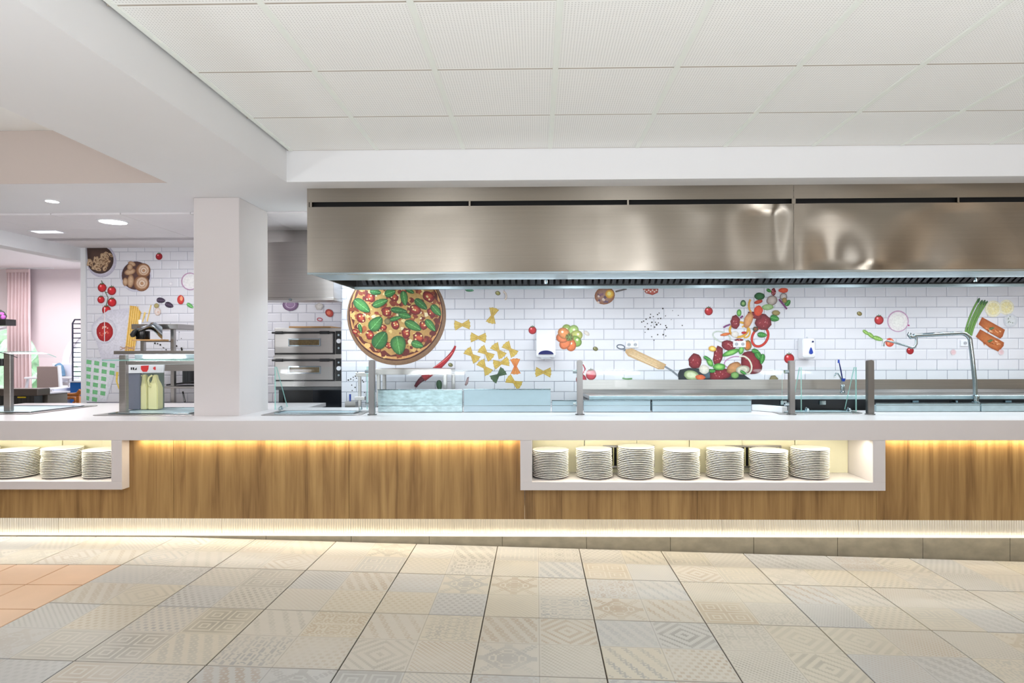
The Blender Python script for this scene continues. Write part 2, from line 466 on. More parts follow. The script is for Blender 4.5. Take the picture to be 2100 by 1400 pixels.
for r_ in range(0, 6):
    for k in range(0, 9):
        xc = CREASE - .172 - .344 * k; yc = 3.94 - .172 - .344 * r_
        if abs(xc) > 0.9 * (yc + .3) + 0.7: continue
        o = inst('terracotta_tile', tme, floor, (xc, yc, .069))

# upper ceiling recess with perforated tiles and white rails
CZ = 2.849; SZ = 2.627
gx0 = X(1128, 4.257, 303)
b = MB().box(-1.736, XR, -7, 4.257, CZ + .03, CZ + .10)
ceil = struct('ceiling', b, W_PAINT)
cme = mesh_of(MB().box(-.2955, .2955, -.2955, .2955, 0, .02), 'ceiling_tile', [CTILE], bevel=0.0008)
for r_ in range(0, 7):
    yc = 4.257 - .3 - .6 * r_
    for k in range(-3, 10):
        xc = gx0 + .6 * k + .3
        if xc + .3 < -1.706 + .02 or xc > XR - .2: continue
        if abs(xc) > 0.95 * (yc + .3) + 1.3: continue
        inst('ceiling_tile', cme, ceil, (xc, yc, CZ - .004 + random.uniform(-.0004, .0004)))
for k in range(-3, 9):
    xc = gx0 + .6 * k
    part('ceiling_rail', MB().box(xc - .014, xc + .014, 0.0, 4.25, CZ - .010, CZ + .028), RAIL, ceil, bevel=.002)
for r_ in range(0, 7):
    yc = 4.257 - .6 * r_
    part('gap_shadow_rail', MB().box(-1.73, XR, yc - .0045, min(yc + .0045, 4.2565), CZ - .0045, CZ + .026), mat('rail_shadow_paint', (176, 166, 154), .8), ceil)  # shadow line of the tile gap, put into the strip's dark colour

# lowered plaster: beam along the depth, band over the hood, left recess
# one solid piece: bands around the recesses
b = MB().box(-2.574, -1.736, -7, 4.257, SZ, 3.12)
b.box(XL, XR, 4.257, 5.15, SZ, 3.12)
struct('trim_1', b, W_PAINT)
b = MB().box(XL, -2.574, -7, 4.257, 3.0, 3.10)
struct('ceiling', b, CTILE)
b = MB().box(XL, -2.575, 4.2505, 4.2565, SZ + .001, 2.999)
struct('trim_2', b, W_SHADE)  # end face of the recess, its brownish shade put into the paint
# back ceiling
BZ = 2.612
b = MB().box(XL, -0.9, 5.15, 6.8, BZ + .02, BZ + .1); 
bc = struct('ceiling', b, mat('shadow_gap', (188, 178, 176), .8))
bme = mesh_of(MB().box(-.2965, .2965, -.2965, .2965, 0, .02), 'ceiling_tile', [PTILE], bevel=.002)
bx0 = X(103, 5.15, 428)
for r_ in range(0, 3):
    for k in range(-5, 8):
        xc = bx0 + .6 * k + .3; yc = 5.15 + .3 + .6 * r_
        if xc > -1.3: continue
        inst('ceiling_tile', bme, bc, (xc, min(yc, 6.5), BZ))

# column
cx0, cx1 = X(397, 4.67, 600), X(491, 4.67, 600)
struct('column', MB().box(cx0, cx1, 4.67, 5.17, 0.95, SZ), mat('column_paint', (217, 210, 209), .6, noise=((2, 2, 2), .02, 2)), bevel=.004)

# mural walls
AY, BY = 5.85, 6.80
ax0 = X(700, AY, 700)
wallA = struct('wall_back', MB().box(ax0, XR, AY, AY + .12, 0.0, 3.0), MGROUT)
wallB_x0 = X(178, BY, 600)
wallB = struct('wall_kitchen', MB().box(wallB_x0, ax0 + .5, BY, BY + .12, 0.0, 3.0), MGROUT)
def brick_mesh(w_, h_):
    b = MB(); x, z, i, t, e = w_ / 2, h_ / 2, .009, .004, .001
    ring0 = [(-x, 0, -z), (x, 0, -z), (x, 0, z), (-x, 0, z)]
    ring1 = [(-x, -e, -z), (x, -e, -z), (x, -e, z), (-x, -e, z)]
    ring2 = [(-x + i, -t, -z + i), (x - i, -t, -z + i), (x - i, -t, z - i), (-x + i, -t, z - i)]
    fs = [(8, 9, 10, 11)]
    for k in range(4):
        l = (k + 1) % 4
        fs += [(k, l, 4 + l, 4 + k), (4 + k, 4 + l, 8 + l, 8 + k)]
    b.add(ring0 + ring1 + ring2, fs)
    return mesh_of(b, 'brick', [BRICK])
def lay(wall, WY, xj, zj, pw, ph, xa, xb, z0, z1, limit):
    me = brick_mesh(pw - .0035, ph - .0035)
    cells = []
    nr = int((z1 - zj) / ph) + 2
    for r_ in range(nr, -30, -1):
        zc = zj + (r_ + .5) * ph
        if zc - ph / 2 > z1 or zc + ph / 2 < z0: continue
        k0 = int((xa - xj) / pw) - 2
        for k in range(k0, k0 + 60):
            xc = xj + (k + .5 + (.5 if r_ % 2 else 0)) * pw
            if xc - pw / 2 < xa - .001 or xc + pw / 2 > xb + .001:
                # cut pieces at the ends
                l, h = max(xc - pw / 2, xa), min(xc + pw / 2, xb)
                if h - l < .03: continue
                cells.append((l, h, zc, True))
            else: cells.append((xc - pw / 2, xc + pw / 2, zc, False))
    done = 0; rest = MB()
    for l, h, zc, cut in cells:
        if done < limit:
            if cut:
                m2 = brick_mesh(h - l - .0035, ph - .0035); inst('brick', m2, wall, ((l + h) / 2, WY, zc))
            else: inst('brick', me, wall, ((l + h) / 2, WY, zc))
            done += 1
        else:
            rest.box(l + .002, h - .002, WY - .004, WY, zc - ph / 2 + .002, zc + ph / 2 - .002)
    if rest.v:
        o = part('brickwork', rest, BRICK, wall, at=(0, WY, 1), bevel=.002); o['kind'] = 'stuff'
lay(wallA, AY, X(932.6, AY, 620), Z(632.9, AY) , .1888, .0986, ax0, XR - .7, .93, 2.06, 298)
lay(wallB, BY, X(262, BY, 520), Z(534.3, BY, 300) - .0988, .1917, .0988, wallB_x0, ax0 + .1, .93, 2.63, 299)

struct('trim_3', MB().box(X(168, BY, 600), wallB_x0, BY - .02, BY + .12, 0, BZ), W_PAINT)
# header beam of the wide opening into the far room, and far room shell
hx = X(168, BY, 600)
struct('trim_4', MB().box(hx - .16, hx, 2.0, BY + .1, Z(535, BY, 168), SZ + .02), W_PAINT)
RY = 9.5; RZ = Z(552, RY, 80)
struct('ceiling', MB().box(XL, hx, 4.6, RY + .1, RZ, RZ + .08), mat('far_ceiling_paint', (244, 242, 246), .6))
def arch_wall():
    b = MB(); t0, t1 = RY, RY + .25
    ops = [(X(5, RY, 745), X(80, RY, 745) - X(5, RY, 745)), (X(203, RY, 745), X(80, RY, 745) - X(5, RY, 745))]
    zs, sill = Z(745, RY, 80), .85
    xs = [XL, hx + .6]
    for c, r_ in ops: xs += [c + r_ * math.cos(PI * k / 24) for k in range(25)]
    xs = sorted(x for x in xs if x >= XL)
    for a, c2 in zip(xs, xs[1:]):
        if c2 - a < 1e-5: continue
        hit = None
        for c, r_ in ops:
            if c - r_ - 1e-4 <= a and c2 <= c + r_ + 1e-4: hit = (c, r_)
        if not hit: b.box(a, c2, t0, t1, 0, RZ)
        else:
            c, r_ = hit
            za = zs + math.sqrt(max(0, r_ * r_ - (a - c) ** 2)); zb = zs + math.sqrt(max(0, r_ * r_ - (c2 - c) ** 2))
            b.prism([(a, za), (c2, zb), (c2, RZ), (a, RZ)], t0, t1)
            b.box(a, c2, t0, t1, 0, sill)
    return b, ops, zs, sill
b, ops, zs, sill = arch_wall()
struct('wall_far', b, ROOMW)
for n_, (c, r_) in enumerate(ops):
    fr = MB()
    pts = [(c + r_ * .98 * math.cos(PI * k / 20), RY + .17, zs + r_ * .98 * math.sin(PI * k / 20)) for k in range(21)]
    fr.tube([(c + r_ * .98, RY + .17, sill)] + pts + [(c - r_ * .98, RY + .17, sill)], .02, 6)
    fr.box(c - .015, c + .015, RY + .155, RY + .185, sill, zs + r_ * .97)
    wn_ = struct('window_%d' % (n_ + 1), fr, W_PAINT, at=(c, RY + .17, sill))
    gp = [(c + r_ * .97 * math.cos(PI * k / 20), zs + r_ * .97 * math.sin(PI * k / 20)) for k in range(21)] + [(c - r_ * .97, sill), (c + r_ * .97, sill)]
    part('pane', MB().prism(gp, RY + .168, RY + .174, 'y', 0, 1), [GLASS, GEDGE], wn_)
# low floor of kitchen / far room
struct('floor', MB().box(XL, XR, 4.66, 9.8, 0.0, 0.10), mat('kitchen_floor', (196, 184, 172), .4, noise=((3, 3, 3), .1, 3)))
# room behind the camera: rear wall with tall windows, side walls
wb = MB(); xs = [XL]
wins = [(-7.5, -5.5), (-3.2, -1.2), (1.2, 3.2)]
for a, c2 in wins: xs += [a, c2]
xs.append(XR)
for i in range(0, len(xs), 2): wb.box(xs[i], xs[i + 1], -7.25, -7.05, -.2, 3.1)
for a, c2 in wins: wb.box(a, c2, -7.25, -7.05, -.2, .35); wb.box(a, c2, -7.25, -7.05, 2.62, 3.1)
struct('wall_rear', wb, mat('beige_paint', (206, 190, 172), .8))
struct('wall_right', MB().box(XR, XR + .12, -7.2, 6, -.3, 3.1), mat('beige_paint'))
struct('wall_left', MB().box(XL - .12, XL, -7.2, 9.7, -.3, 3.1), mat('beige_paint'))

# ================================================================== SERVING COUNTER
TOP = .956; UND = .8165; CF = 4.34
XA, XB = -4.95, 4.75
ct = thing('worktop', 'long white worktop with a thick front apron running the full width', 'worktop', (0, 4.6, TOP))
b = MB().box(XA, XB, CF, CF + .03, UND, TOP)
b.prism([(XA, CF + .03), (XB, CF + .03), (XB, 5.06), (X(1188, 5.06), 5.06), (X(1188, 5.06), 5.38), (-2.02, 5.38), (-2.02, 5.87), (XA, 5.87)], TOP - .035, TOP, 'z')
part('slab', b, W_SOLID, ct, bevel=.0015)
part('apron_return', MB().box(XA, XB, 4.371, 4.43, UND, TOP - .036), W_SOLID, ct)
pb = MB().box(XA, XB, 4.43, 4.64, .10, .14)
cb = thing('serving_counter', 'oak laminate counter front with a lit metal kick strip below', 'counter', (0, 4.5, .08))
seams = [X(p, 4.42, 1035) for p in (-362, -4, 356, 716, 1076, 1430, 1797, 2160)]
WB0, WB1 = .239, UND
SL0, SL1 = X(-400, CF, 950), X(250, CF, 950)      # left niche outer
SR0, SR1 = X(1067, CF, 950), X(1816, CF, 950)
SZ0 = Z(1005, CF); SZI = Z(988, CF)
SLi1 = X(228, CF, 950); SRi0, SRi1 = X(1091, CF, 950), X(1790, CF, 950)
def wood_piece(x0, x1, z0, z1):
    if x1 - x0 > .01: part('wood_panel', MB().box(x0 + .0012, x1 - .0012, 4.42, 4.438, z0, z1), WOOD, cb, bevel=.0008)
for a, c2 in zip(seams, seams[1:]):
    a = max(a, XA)
    # below the niches full width, beside the niches full height
    cuts = [(a, c2)]
    for n0, n1 in ((SL0, SL1), (SR0, SR1)):
        nc = []
        for p, q in cuts:
            if q <= n0 or p >= n1: nc.append((p, q)); continue
            if p < n0: nc.append((p, n0))
            if q > n1: nc.append((n1, q))
        cuts = nc
    # one panel: lower full strip joined with upper bits
    bb = MB()
    bb.box(a + .0012, c2 - .0012, 4.42, 4.438, WB0, SZ0 - .0006)
    for p, q in cuts:
        if q - p > .005: bb.box(max(p, a + .0012), min(q, c2 - .0012), 4.42, 4.438, SZ0 - .0006, WB1 - .001)
    part('wood_panel', bb, WOOD, cb)
# kick strip with ribs
kx = [X(p, 4.61, 1080) for p in (-300, 120, 455, 810, 1200, 1480, 1760, 2300)]
part('kick_backing', MB().box(XA, XB, 4.612, 4.62, .06, .34), KICKM, cb)
for a, c2 in zip(kx, kx[1:]):
    a = max(a, XA); c2 = min(c2, XB)
    if c2 <= a: continue
    k = MB(); n = int((c2 - a) / .018); vs = []
    for i in range(n * 4 + 1):
        x = a + .001 + (c2 - a - .002) * i / (n * 4)
        y = 4.606 + .0022 * math.cos(i * PI / 2)
        vs += [(x, y, .075), (x, y, .335)]
    k.add(vs, [(2 * i, 2 * i + 2, 2 * i + 3, 2 * i + 1) for i in range(n * 4)])
    part('kick_panel', k, KICKM, cb, smooth=True)
part('recess_top', MB().box(XA, XB, 4.4385, 4.61, .335, .35), W_SOLID, cb)
# plinth of stone tiles standing on the ramp
pl = struct('baseboard_front', MB().box(XA, XB, 4.565, 4.64, -.3, .066), CONC)
px_ = [370, 545, 720, 880, 1030, 1203, 1375, 1546, 1718, 1893, 2072, 2250]
xs = [X(p, 4.55, 1110) for p in px_]; xs[0] = XA
for a, c2 in zip(xs, xs[1:]):
    part('plinth_tile', MB().box(a + .0015, c2 - .0015, 4.552, 4.6015, -.25, .074), CONC, pl, bevel=.0015)

part('kick_profile', MB().box(xs[0], XB, 4.553, 4.604, .0745, .0785), mat('pale_profile', (236, 232, 222), .35), cb)
# niches
def niche(name, label, xo0, xo1, xi0, xi1):
    s = thing(name, label, 'shelf', ((xo0 + xo1) / 2, CF, SZ0))
    m_ = W_SOLID
    part('bottom', MB().box(xo0, xo1, CF, 4.70, SZ0, SZI), m_, s, bevel=.001)
    part('side', MB().box(xo0, xi0, CF, 4.70, SZI + .0003, UND - .0005), m_, s, bevel=.001)
    part('side', MB().box(xi1, xo1, CF, 4.70, SZI + .0003, UND - .0005), m_, s, bevel=.001)
    n = 6
    for i in range(n):
        a = xi0 + (xi1 - xi0) * i / n; c2 = xi0 + (xi1 - xi0) * (i + 1) / n
        part('back_panel', MB().box(a + .002, c2 - .002, 4.686 - .006 * (i % 2), 4.70, SZI + .0003, UND + .05), mat('cream_panel', (232, 228, 196), .5), s, bevel=.001)
    part('top', MB().box(xi0, xi1, 4.43, 4.70, UND + .05, UND + .07), m_, s)
    return s
nl = niche('shelf_niche', 'white framed open niche at the left end holding oval-looking plate stacks', max(SL0, XA), SL1, max(SL0, XA) + .05, SLi1)
nr = niche('shelf_niche', 'long white framed open niche under the worktop holding seven plate stacks', SR0, SR1, SRi0, SRi1)
# ventilation grilles in the back of the right niche
def grille(p0, p1, lab):
    g = thing('vent_grille', lab, 'grille', (X((p0 + p1) / 2, 4.66, 930), 4.66, Z(955, 4.66)))
    x0, x1, z0, z1 = X(p0, 4.66, 930), X(p1, 4.66, 930), Z(958, 4.66), Z(913, 4.66)
    part('backing', MB().box(x0 + .01, x1 - .01, 4.668, 4.676, z0 + .01, z1 - .01), VOID, g)
    f = MB().box(x0, x1, 4.655, 4.675, z1 - .014, z1).box(x0, x1, 4.655, 4.675, z0, z0 + .012)
    f.box(x0, x0 + .012, 4.655, 4.675, z0 + .012, z1 - .014).box(x1 - .012, x1, 4.655, 4.675, z0 + .012, z1 - .014)
    part('frame', f, STEEL, g, bevel=.001)
    n = 13
    for i in range(n):
        x = x0 + .02 + (x1 - x0 - .04) * i / (n - 1)
        part('slat', MB().box(x - .004, x + .004, 4.657, 4.667, z0 + .012, z1 - .014), CREAM, g)
grille(1237, 1342, 'steel framed vent grille behind the second and third plate stacks')
grille(1488, 1602, 'steel framed vent grille behind the fifth and sixth plate stacks')

# plates
prof = [(.0, .004), (.062, .004), (.066, .0), (.072, .0), (.076, .004), (.100, .0095), (.1290, .0150), (.1312, .0160), (.1320, .0180), (.1312, .0202), (.1285, .0205),
        (.112, .0165), (.092, .0125), (.074, .0075), (.0, .0075)]
pm = mesh_of(MB().lathe(prof, n=48), 'dinner_plate', [CERAM], smooth=True)
ORD = ['topmost', 'second from the top', 'third from the top', 'fourth from the top', 'fifth from the top', 'sixth from the top', 'seventh from the top',
       'eighth from the top', 'ninth from the top', 'eighth from the bottom', 'seventh from the bottom', 'sixth from the bottom', 'fifth from the bottom', 'fourth from the bottom',
       'third from the bottom', 'second from the bottom', 'bottommost', 'bottommost']
def stack(px, Y, n, where, grp, pitch=.01215, big=1.0):
    xc = X(px, Y, 950)
    z0 = SZI + .0005
    dx = dy = 0
    for i in range(n):
        if random.random() < .22: dx, dy = random.uniform(-.004, .004), random.uniform(-.004, .004)
        o = inst('dinner_plate', pm, None, (xc + dx + random.uniform(-.0008, .0008), Y + dy, z0 + i * pitch), (0, 0, random.uniform(0, 6)))
        o.scale = (big, big, 1)
        k = n - 1 - i
        if k <= 7: od = ORD[k]
        else: od = (['bottommost', 'second from the bottom', 'third from the bottom', 'fourth from the bottom', 'fifth from the bottom', 'sixth from the bottom', 'seventh from the bottom', 'eighth from the bottom', 'ninth from the bottom', 'tenth from the bottom'])[i]
        tag(o, 'white dinner plate, %s in the %s' % (od, where), 'plate', grp)
RS = [(1129, 16, 'leftmost'), (1219, 16, 'second'), (1304, 17, 'third'), (1397, 16, 'fourth, middle'), (1486, 16, 'fifth'), (1576, 15, 'sixth, lowest'), (1660, 17, 'rightmost')]
for i, (p_, n, nm) in enumerate(RS):
    stack(p_, 4.52, n, nm + ' stack of long niche', 'plates of the ' + nm + ' stack in the long niche', .0122 + .0003 * (i % 3))
for p_, n, nm in ((212, 16, 'stack against left niche end'), (129, 17, 'second stack from left niche end'), (37, 16, 'third stack from left niche end'), (-46, 17, 'stack cut by the left picture edge')):
    stack(p_, 4.52, n, nm, 'plates of the ' + nm)

# ================================================================== HOOD
HF, HB, HZ0, HZ1 = 4.43, 5.60, 2.012, SZ
hx0 = X(630, HF, 500); hx1 = 4.75
hd = thing('extraction_hood', 'long brushed steel extraction hood with a dark slot over the serving line', 'hood', ((hx0 + hx1) / 2, 5.0, HZ0))
zs0, zs1 = Z(421, HF, 1100), Z(411, HF, 1100)
hseam = X(1628, HF, 480)
def bulged(x0, x1, z0, z1, seed, amp):
    nx, nz = int((x1 - x0) / .03), max(4, int((z1 - z0) / .03)); rr = random.Random(seed)
    w_ = [(rr.uniform(1.6, 5.0), rr.uniform(.4, 2.4), rr.uniform(0, 6), rr.uniform(0, 6)) for _ in range(5)]
    b = MB(); vs = []
    for j in range(nz + 1):
        for i in range(nx + 1):
            x = x0 + (x1 - x0) * i / nx; z = z0 + (z1 - z0) * j / nz
            e = min(1, (x - x0) / .12, (x1 - x) / .12) * min(1, (z - z0) / .08 + .25, (z1 - z) / .08 + .25)
            d = sum(math.sin(a * x * 2.2 + p) * math.sin(c * z * 2.2 + q) for a, c, p, q in w_) / 5
            g = max(0.10, min(1.2, (x - .3) / 1.6))
            vs.append((x, HF + .002 + amp * d * e * g, z))
    for j in range(nz):
        for i in range(nx):
            a = j * (nx + 1) + i; b.f.append((a, a + 1, a + nx + 2, a + nx + 1)); b.m.append(0)
    b.v = vs
    return b
for a, c2, sd in ((hx0, hseam, 3), (hseam, hx1, 11)):
    part('front_panel', bulged(a + .001, c2 - .001, HZ0, zs0, sd, .05), HSTEEL, hd, smooth=True)
    part('top_band', bulged(a + .001, c2 - .001, zs1, HZ1, sd + 1, .008), HSTEEL, hd, smooth=True)
part('slot', MB().box(hx0 + .01, hx1, HF + .05, HF + .06, zs0 - .03, zs1 + .03), VOID, hd)
for p_, w_ in ((637, 5), (963, 4), (1288, 4), (1628, 8), (1966, 4)):
    xc = X(p_, HF, 415)
    part('slot_bracket', MB().box(xc - w_ * .0035 / 2, xc + w_ * .0035 / 2, HF + .001, HF + .03, zs0 - .002, zs1 + .002), HSTEEL, hd, bevel=.001)
part('side_panel', MB().box(hx0 - .001, hx0 + .012, HF + .003, HB, HZ0, HZ1), HSTEEL, hd)
# lower front trough, inner return, back lip
part('trough', MB().box(hx0 + .012, hx1, HF + .003, 4.86, HZ0 - .002, HZ0 + .004), LSTEEL, hd)
part('front_lip', MB().box(hx0, hx1, HF - .004, HF + .010, HZ0 - .010, HZ0 + .006), CHROME, hd, bevel=.002)
part('inner_return', MB().box(hx0 + .012, hx1, 4.855, 4.865, HZ0 + .004, HZ0 + .02), LSTEEL, hd)
part('back_lip', MB().box(hx0 + .012, hx1, HB - .05, HB, HZ0 - .004, HZ0 + .02), LSTEEL, hd)
part('back_panel', MB().box(hx0 + .012, hx1, HB - .012, HB, HZ0 + .02, HZ1 - .01), DSTEEL, hd)
part('hood_roof', MB().box(hx0 + .012, hx1, HF + .07, HB - .012, HZ1 - .03, HZ1 - .02), DSTEEL, hd)
x = hx0 + .10; i = 0
while x < hx1 - .3:
    wf = .49
    fb = MB(); n = 9
    for k in range(n):
        xx = x + wf * k / n
        fb.prism([(4.95, HZ0 + .36), (5.52, HZ0 + .03), (5.535, HZ0 + .045), (4.965, HZ0 + .375)], xx, xx + wf / n * .62, 'x')
    part('baffle_filter', fb, DSTEEL, hd)
    part('filter_divider', MB().prism([(4.94, HZ0 + .37), (5.53, HZ0 + .02), (5.55, HZ0 + .04), (4.96, HZ0 + .39)], x + wf + .002, x + wf + .012, 'x'), BLACK, hd)
    x += wf + .014; i += 1
for p_ in (1120, 2000):
    xc = X(p_, 4.87, 580)
    part('drain_knob', MB().cyl((xc, 4.87, HZ0 - .004), (xc, 4.87, HZ0 - .035), .007, .011, 12), CHROME, hd, smooth=True)

# small hood over the pizza oven
oh = thing('oven_hood', 'smaller steel extraction hood above the pizza oven', 'hood', (X(625, 5.6, 560), 5.9, 1.93))
o0, o1 = X(520, 5.6, 560), X(684, 5.6, 560); oz0, oz1 = Z(610, 5.6, 620), Z(496, 5.6, 620)
part('canopy', MB().prism([(5.6, oz0), (5.6, oz1), (5.85, oz1), (5.85, oz0)], o0, o1, 'x'), STEEL, oh, bevel=.002)
part('rim', MB().box(o0 - .01, o1 + .005, 5.59, 5.86, oz0 - .025, oz0), STEEL, oh, bevel=.002)
part('duct_cover', MB().box(o0, ax0 - .01, 5.862, 6.2, oz1 - .3, BZ - .001), STEEL, oh)
part('drain_knob', MB().cyl((X(596, 5.58, 612), 5.585, oz0 - .02), (X(596, 5.58, 612), 5.565, oz0 - .02), .012, n=12), CHROME, oh)

# ================================================================== PIZZA OVEN
OY = 6.0
ov = thing('pizza_oven', 'double deck stainless pizza oven with two windowed doors', 'oven', (X(630, OY, 740), OY + .3, Z(793, OY, 630)))
q0, q1, qc = X(563, OY, 740), X(760, OY, 740), X(689, OY, 740)
zt, zb_ = Z(672, OY, 630), Z(793, OY, 630)
part('body', MB().box(q0, q1, OY, OY + .7, zb_, zt), STEEL, ov, bevel=.004)
for (ya, yb) in ((683, 724), (739, 779)):
    d0, d1 = X(566, OY, 700), X(685, OY, 700); za, zc_ = Z(yb, OY, 630), Z(ya, OY, 630)
    dr = part('door', MB().box(d0, d1, OY - .03, OY - .002, za, zc_), STEEL, ov, bevel=.004, at=(d0, OY - .03, za))
    part('door_seal', MB().box(d0 - .012, d1 + .012, OY - .008, OY + .001, za - .012, zc_ + .014), BLACK, ov, bevel=.002)
    w0, w1 = X(594, OY, 700), X(660, OY, 700); wz0, wz1 = Z(ya + 27, OY, 630), Z(ya + 11, OY, 630)
    part('window_frame', MB().box(w0, w1, OY - .036, OY - .031, wz0, wz1), CHROME, dr, bevel=.002)
    part('oven_window', MB().box(w0 + .012, w1 - .012, OY - .039, OY - .034, wz0 + .012, wz1 - .012), mat('amber_glass', (92, 76, 48), .15, noise=((60, 5, 60), .4, 3)), dr)
    part('handle', MB().cyl((d0 - .015, OY - .055, zc_ + .004), (d1 + .01, OY - .055, zc_ + .004), .010, n=10), BLACK, dr)
    part('handle_sleeve', MB().cyl((d0 + .02, OY - .055, zc_ + .004), (d0 + .09, OY - .055, zc_ + .004), .015, n=10), BLACK, dr)
    part('handle_sleeve', MB().cyl((d1 - .12, OY - .055, zc_ + .004), (d1 - .03, OY - .055, zc_ + .004), .015, n=10), BLACK, dr)
    cp = part('control_panel', MB().box(qc, q1 - .01, OY - .012, OY, za - .01, zc_ + .02), BLACK, ov, bevel=.002)
    for kz in (.25, .6, .9):
        zz = za + (zc_ - za) * kz
        part('knob', MB().cyl((X(697, OY, 700), OY - .014, zz), (X(697, OY, 700), OY - .04, zz), .022 if kz == .6 else .010, n=16), WPLAS if kz == .6 else CHROME, cp)
part('trim_band', MB().box(q0 - .005, qc - .01, OY - .012, OY, Z(738, OY, 630), Z(729, OY, 630)), STEEL, ov)
pe = part('bread_peel', MB().box(X(588, OY, 670), X(675, OY, 670), OY + .05, OY + .45, zt + .0005, zt + .018), BOARD, None, bevel=.003, at=(X(630, OY, 670), OY + .2, zt))
tag(pe, 'flat wooden bread peel lying on top of the pizza oven', 'board')
st = thing('oven_stand', 'dark open stand below the pizza oven', 'stand', (X(630, OY, 740), OY + .3, .10))
for xx in (q0 + .03, q1 - .06):
    for yy in (OY + .03, OY + .62): part('leg', MB().box(xx, xx + .04, yy, yy + .04, .10, zb_ - .031), BLACK, st)
part('stand_top', MB().box(q0, q1, OY + .01, OY + .68, zb_ - .03, zb_ - .0005), DSTEEL, st)
part('side_sheet', MB().box(q0 + .02, qc - .25, OY + .05, OY + .06, .3, zb_ - .03), BLACK, st)
part('back_sheet', MB().box(q0 + .02, q1, OY + .64, OY + .65, .3, zb_ - .03), mat('slate_sheet', (56, 64, 76), .4), st)
part('lower_shelf', MB().box(q0 + .02, q1 - .02, OY + .03, OY + .66, .5, .52), DSTEEL, st)

# ================================================================== BACK BENCH (right)
by0, by1 = 5.10, AY - .012
bz_top, up_top = 1.083, Z(778, AY, 1400)
b0 = X(1195, AY - .05, 800)
bn = thing('back_bench', 'long stainless work bench with upstand under the mural', 'bench', (2.6, 5.4, .10))
zt_ = Z(798, AY, 1400)
part('upstand', MB().box(b0, XB, by1 - .02, by1, zt_, up_top), STEEL, bn, bevel=.002)
part('upstand_cove', MB().prism([(by1 - .02, zt_), (by1, zt_), (by1, zt_ - .03), (by1 - .06, zt_ - .03)], b0, XB, 'x'), STEEL, bn)
btop_f = Z(811, by0, 1400)
part('bench_top', MB().prism([(by0, btop_f), (by1, zt_ - .03), (by1, zt_ - .06), (by0, btop_f - .03)], b0, XB, 'x'), STEEL, bn, bevel=.003)
part('bench_front', MB().box(b0, XB, by0 - .005, by0 + .015, Z(819, by0, 1400), btop_f - .002), LSTEEL, bn, bevel=.002)
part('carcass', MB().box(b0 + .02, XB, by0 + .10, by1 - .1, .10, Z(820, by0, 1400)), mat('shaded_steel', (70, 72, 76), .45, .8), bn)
for p_ in (1480, 1600, 1680, 1870, 1950, 2060):
    xx = X(p_, by0 + .08, 822)
    part('door_handle', MB().box(xx, xx + .05, by0 + .07, by0 + .10, Z(830, by0 + .08), Z(822, by0 + .08)), CHROME, bn)

# overshelf / table frame in front of the mural (left part)
gt = thing('steel_table_frame', 'stainless rack frame with flat top below the pizza print', 'rack', (X(830, 5.5, 800), 5.5, .10))
gY = 5.5
gx0_, gx1_ = X(770, gY, 760), X(925, gY, 760)
part('top_shelf', MB().box(gx0_, gx1_, gY, gY + .25, Z(768, gY, 850), Z(756, gY, 850)), STEEL, gt, bevel=.002)
for xx, yy in ((gx1_ - .07, gY), (gx1_ - .025, gY + .21), (gx0_ + .01, gY), (gx0_ + .01, gY + .21)):
    part('leg', MB().box(xx, xx + .03, yy, yy + .03, .10, Z(768, gY, 850)), STEEL, gt, bevel=.002)
part('lower_rail', MB().box(gx0_ + .04, gx1_ - .07, gY, gY + .02, 1.02, 1.04), STEEL, gt)
g2 = thing('side_bracket_frame', 'small steel frame beside the guard post left of the rack', 'frame', (X(737, 5.45, 800), 5.45, .10))
xx = X(737, 5.45, 790)
part('post', MB().box(xx - .012, xx + .012, 5.45, 5.475, .10, Z(764, 5.45, 730)), STEEL, g2, bevel=.002)
part('arm', MB().box(xx - .03, xx + .13, 5.44, 5.48, Z(772, 5.45, 730), Z(764, 5.45, 730)), STEEL, g2, bevel=.002)
part('foot_bar', MB().box(xx - .04, xx + .05, 5.44, 5.48, Z(820, 5.45, 730), Z(813, 5.45, 730)), STEEL, g2, bevel=.002)
o = part('marker_pen', MB().cyl((X(718, 5.65, 815), 5.65, Z(822, 5.65, 718)), (X(718, 5.65, 815), 5.65, Z(808, 5.65, 718)), .008, n=10), BLUE, None, at=(X(718, 5.5), 5.5, Z(822, 5.5)))
tag(o, 'small blue upright marker pen left of the steel frame', 'pen')
sup = part('back_ledge', MB().box(X(700, 5.5), X(732, 5.65), 5.6, 5.8, .90, Z(822.5, 5.65, 718)), STEEL, None)
tag(sup, 'low steel ledge carrying the blue pen', 'ledge')

# ================================================================== GLASS GUARDS AND WELLS
GY = 4.74
def post(px0, px1, ptop, pbot, label, Y=GY, knobs=True):
    x0, x1 = X(px0, Y, 800), X(px1, Y, 800); xc = (x0 + x1) / 2
    t = thing('guard_post', label, 'post', (xc, Y, TOP), 'steel posts of the glass guards')
    z1 = Z(ptop, Y, (px0 + px1) / 2)
    part('tube', MB().box(x0, x1, Y - .018, Y + .018, TOP + .006, z1), PSTEEL, t, bevel=.004, seg=2)
    part('cap', MB().prism([(x0 - .001, z1), (x1 + .001, z1), (x1 + .001, z1 + .003), (xc, z1 + .008), (x0 - .001, z1 + .003)], Y - .019, Y + .019), PSTEEL, t)
    part('base_flange', MB().cyl((xc, Y, TOP), (xc, Y, TOP + .006), .036, n=24), PSTEEL, t, smooth=True)
    if knobs:
        for pz in (762, 829):
            zz = Z(pz, Y, px0)
            part('glass_clamp', MB().cyl((x0 - .030, Y, zz), (x0, Y, zz), .014, n=14), CHROME, t, smooth=True)
    return t
post(757, 769, 740, 850, 'steel guard post left of the two frosted panels')
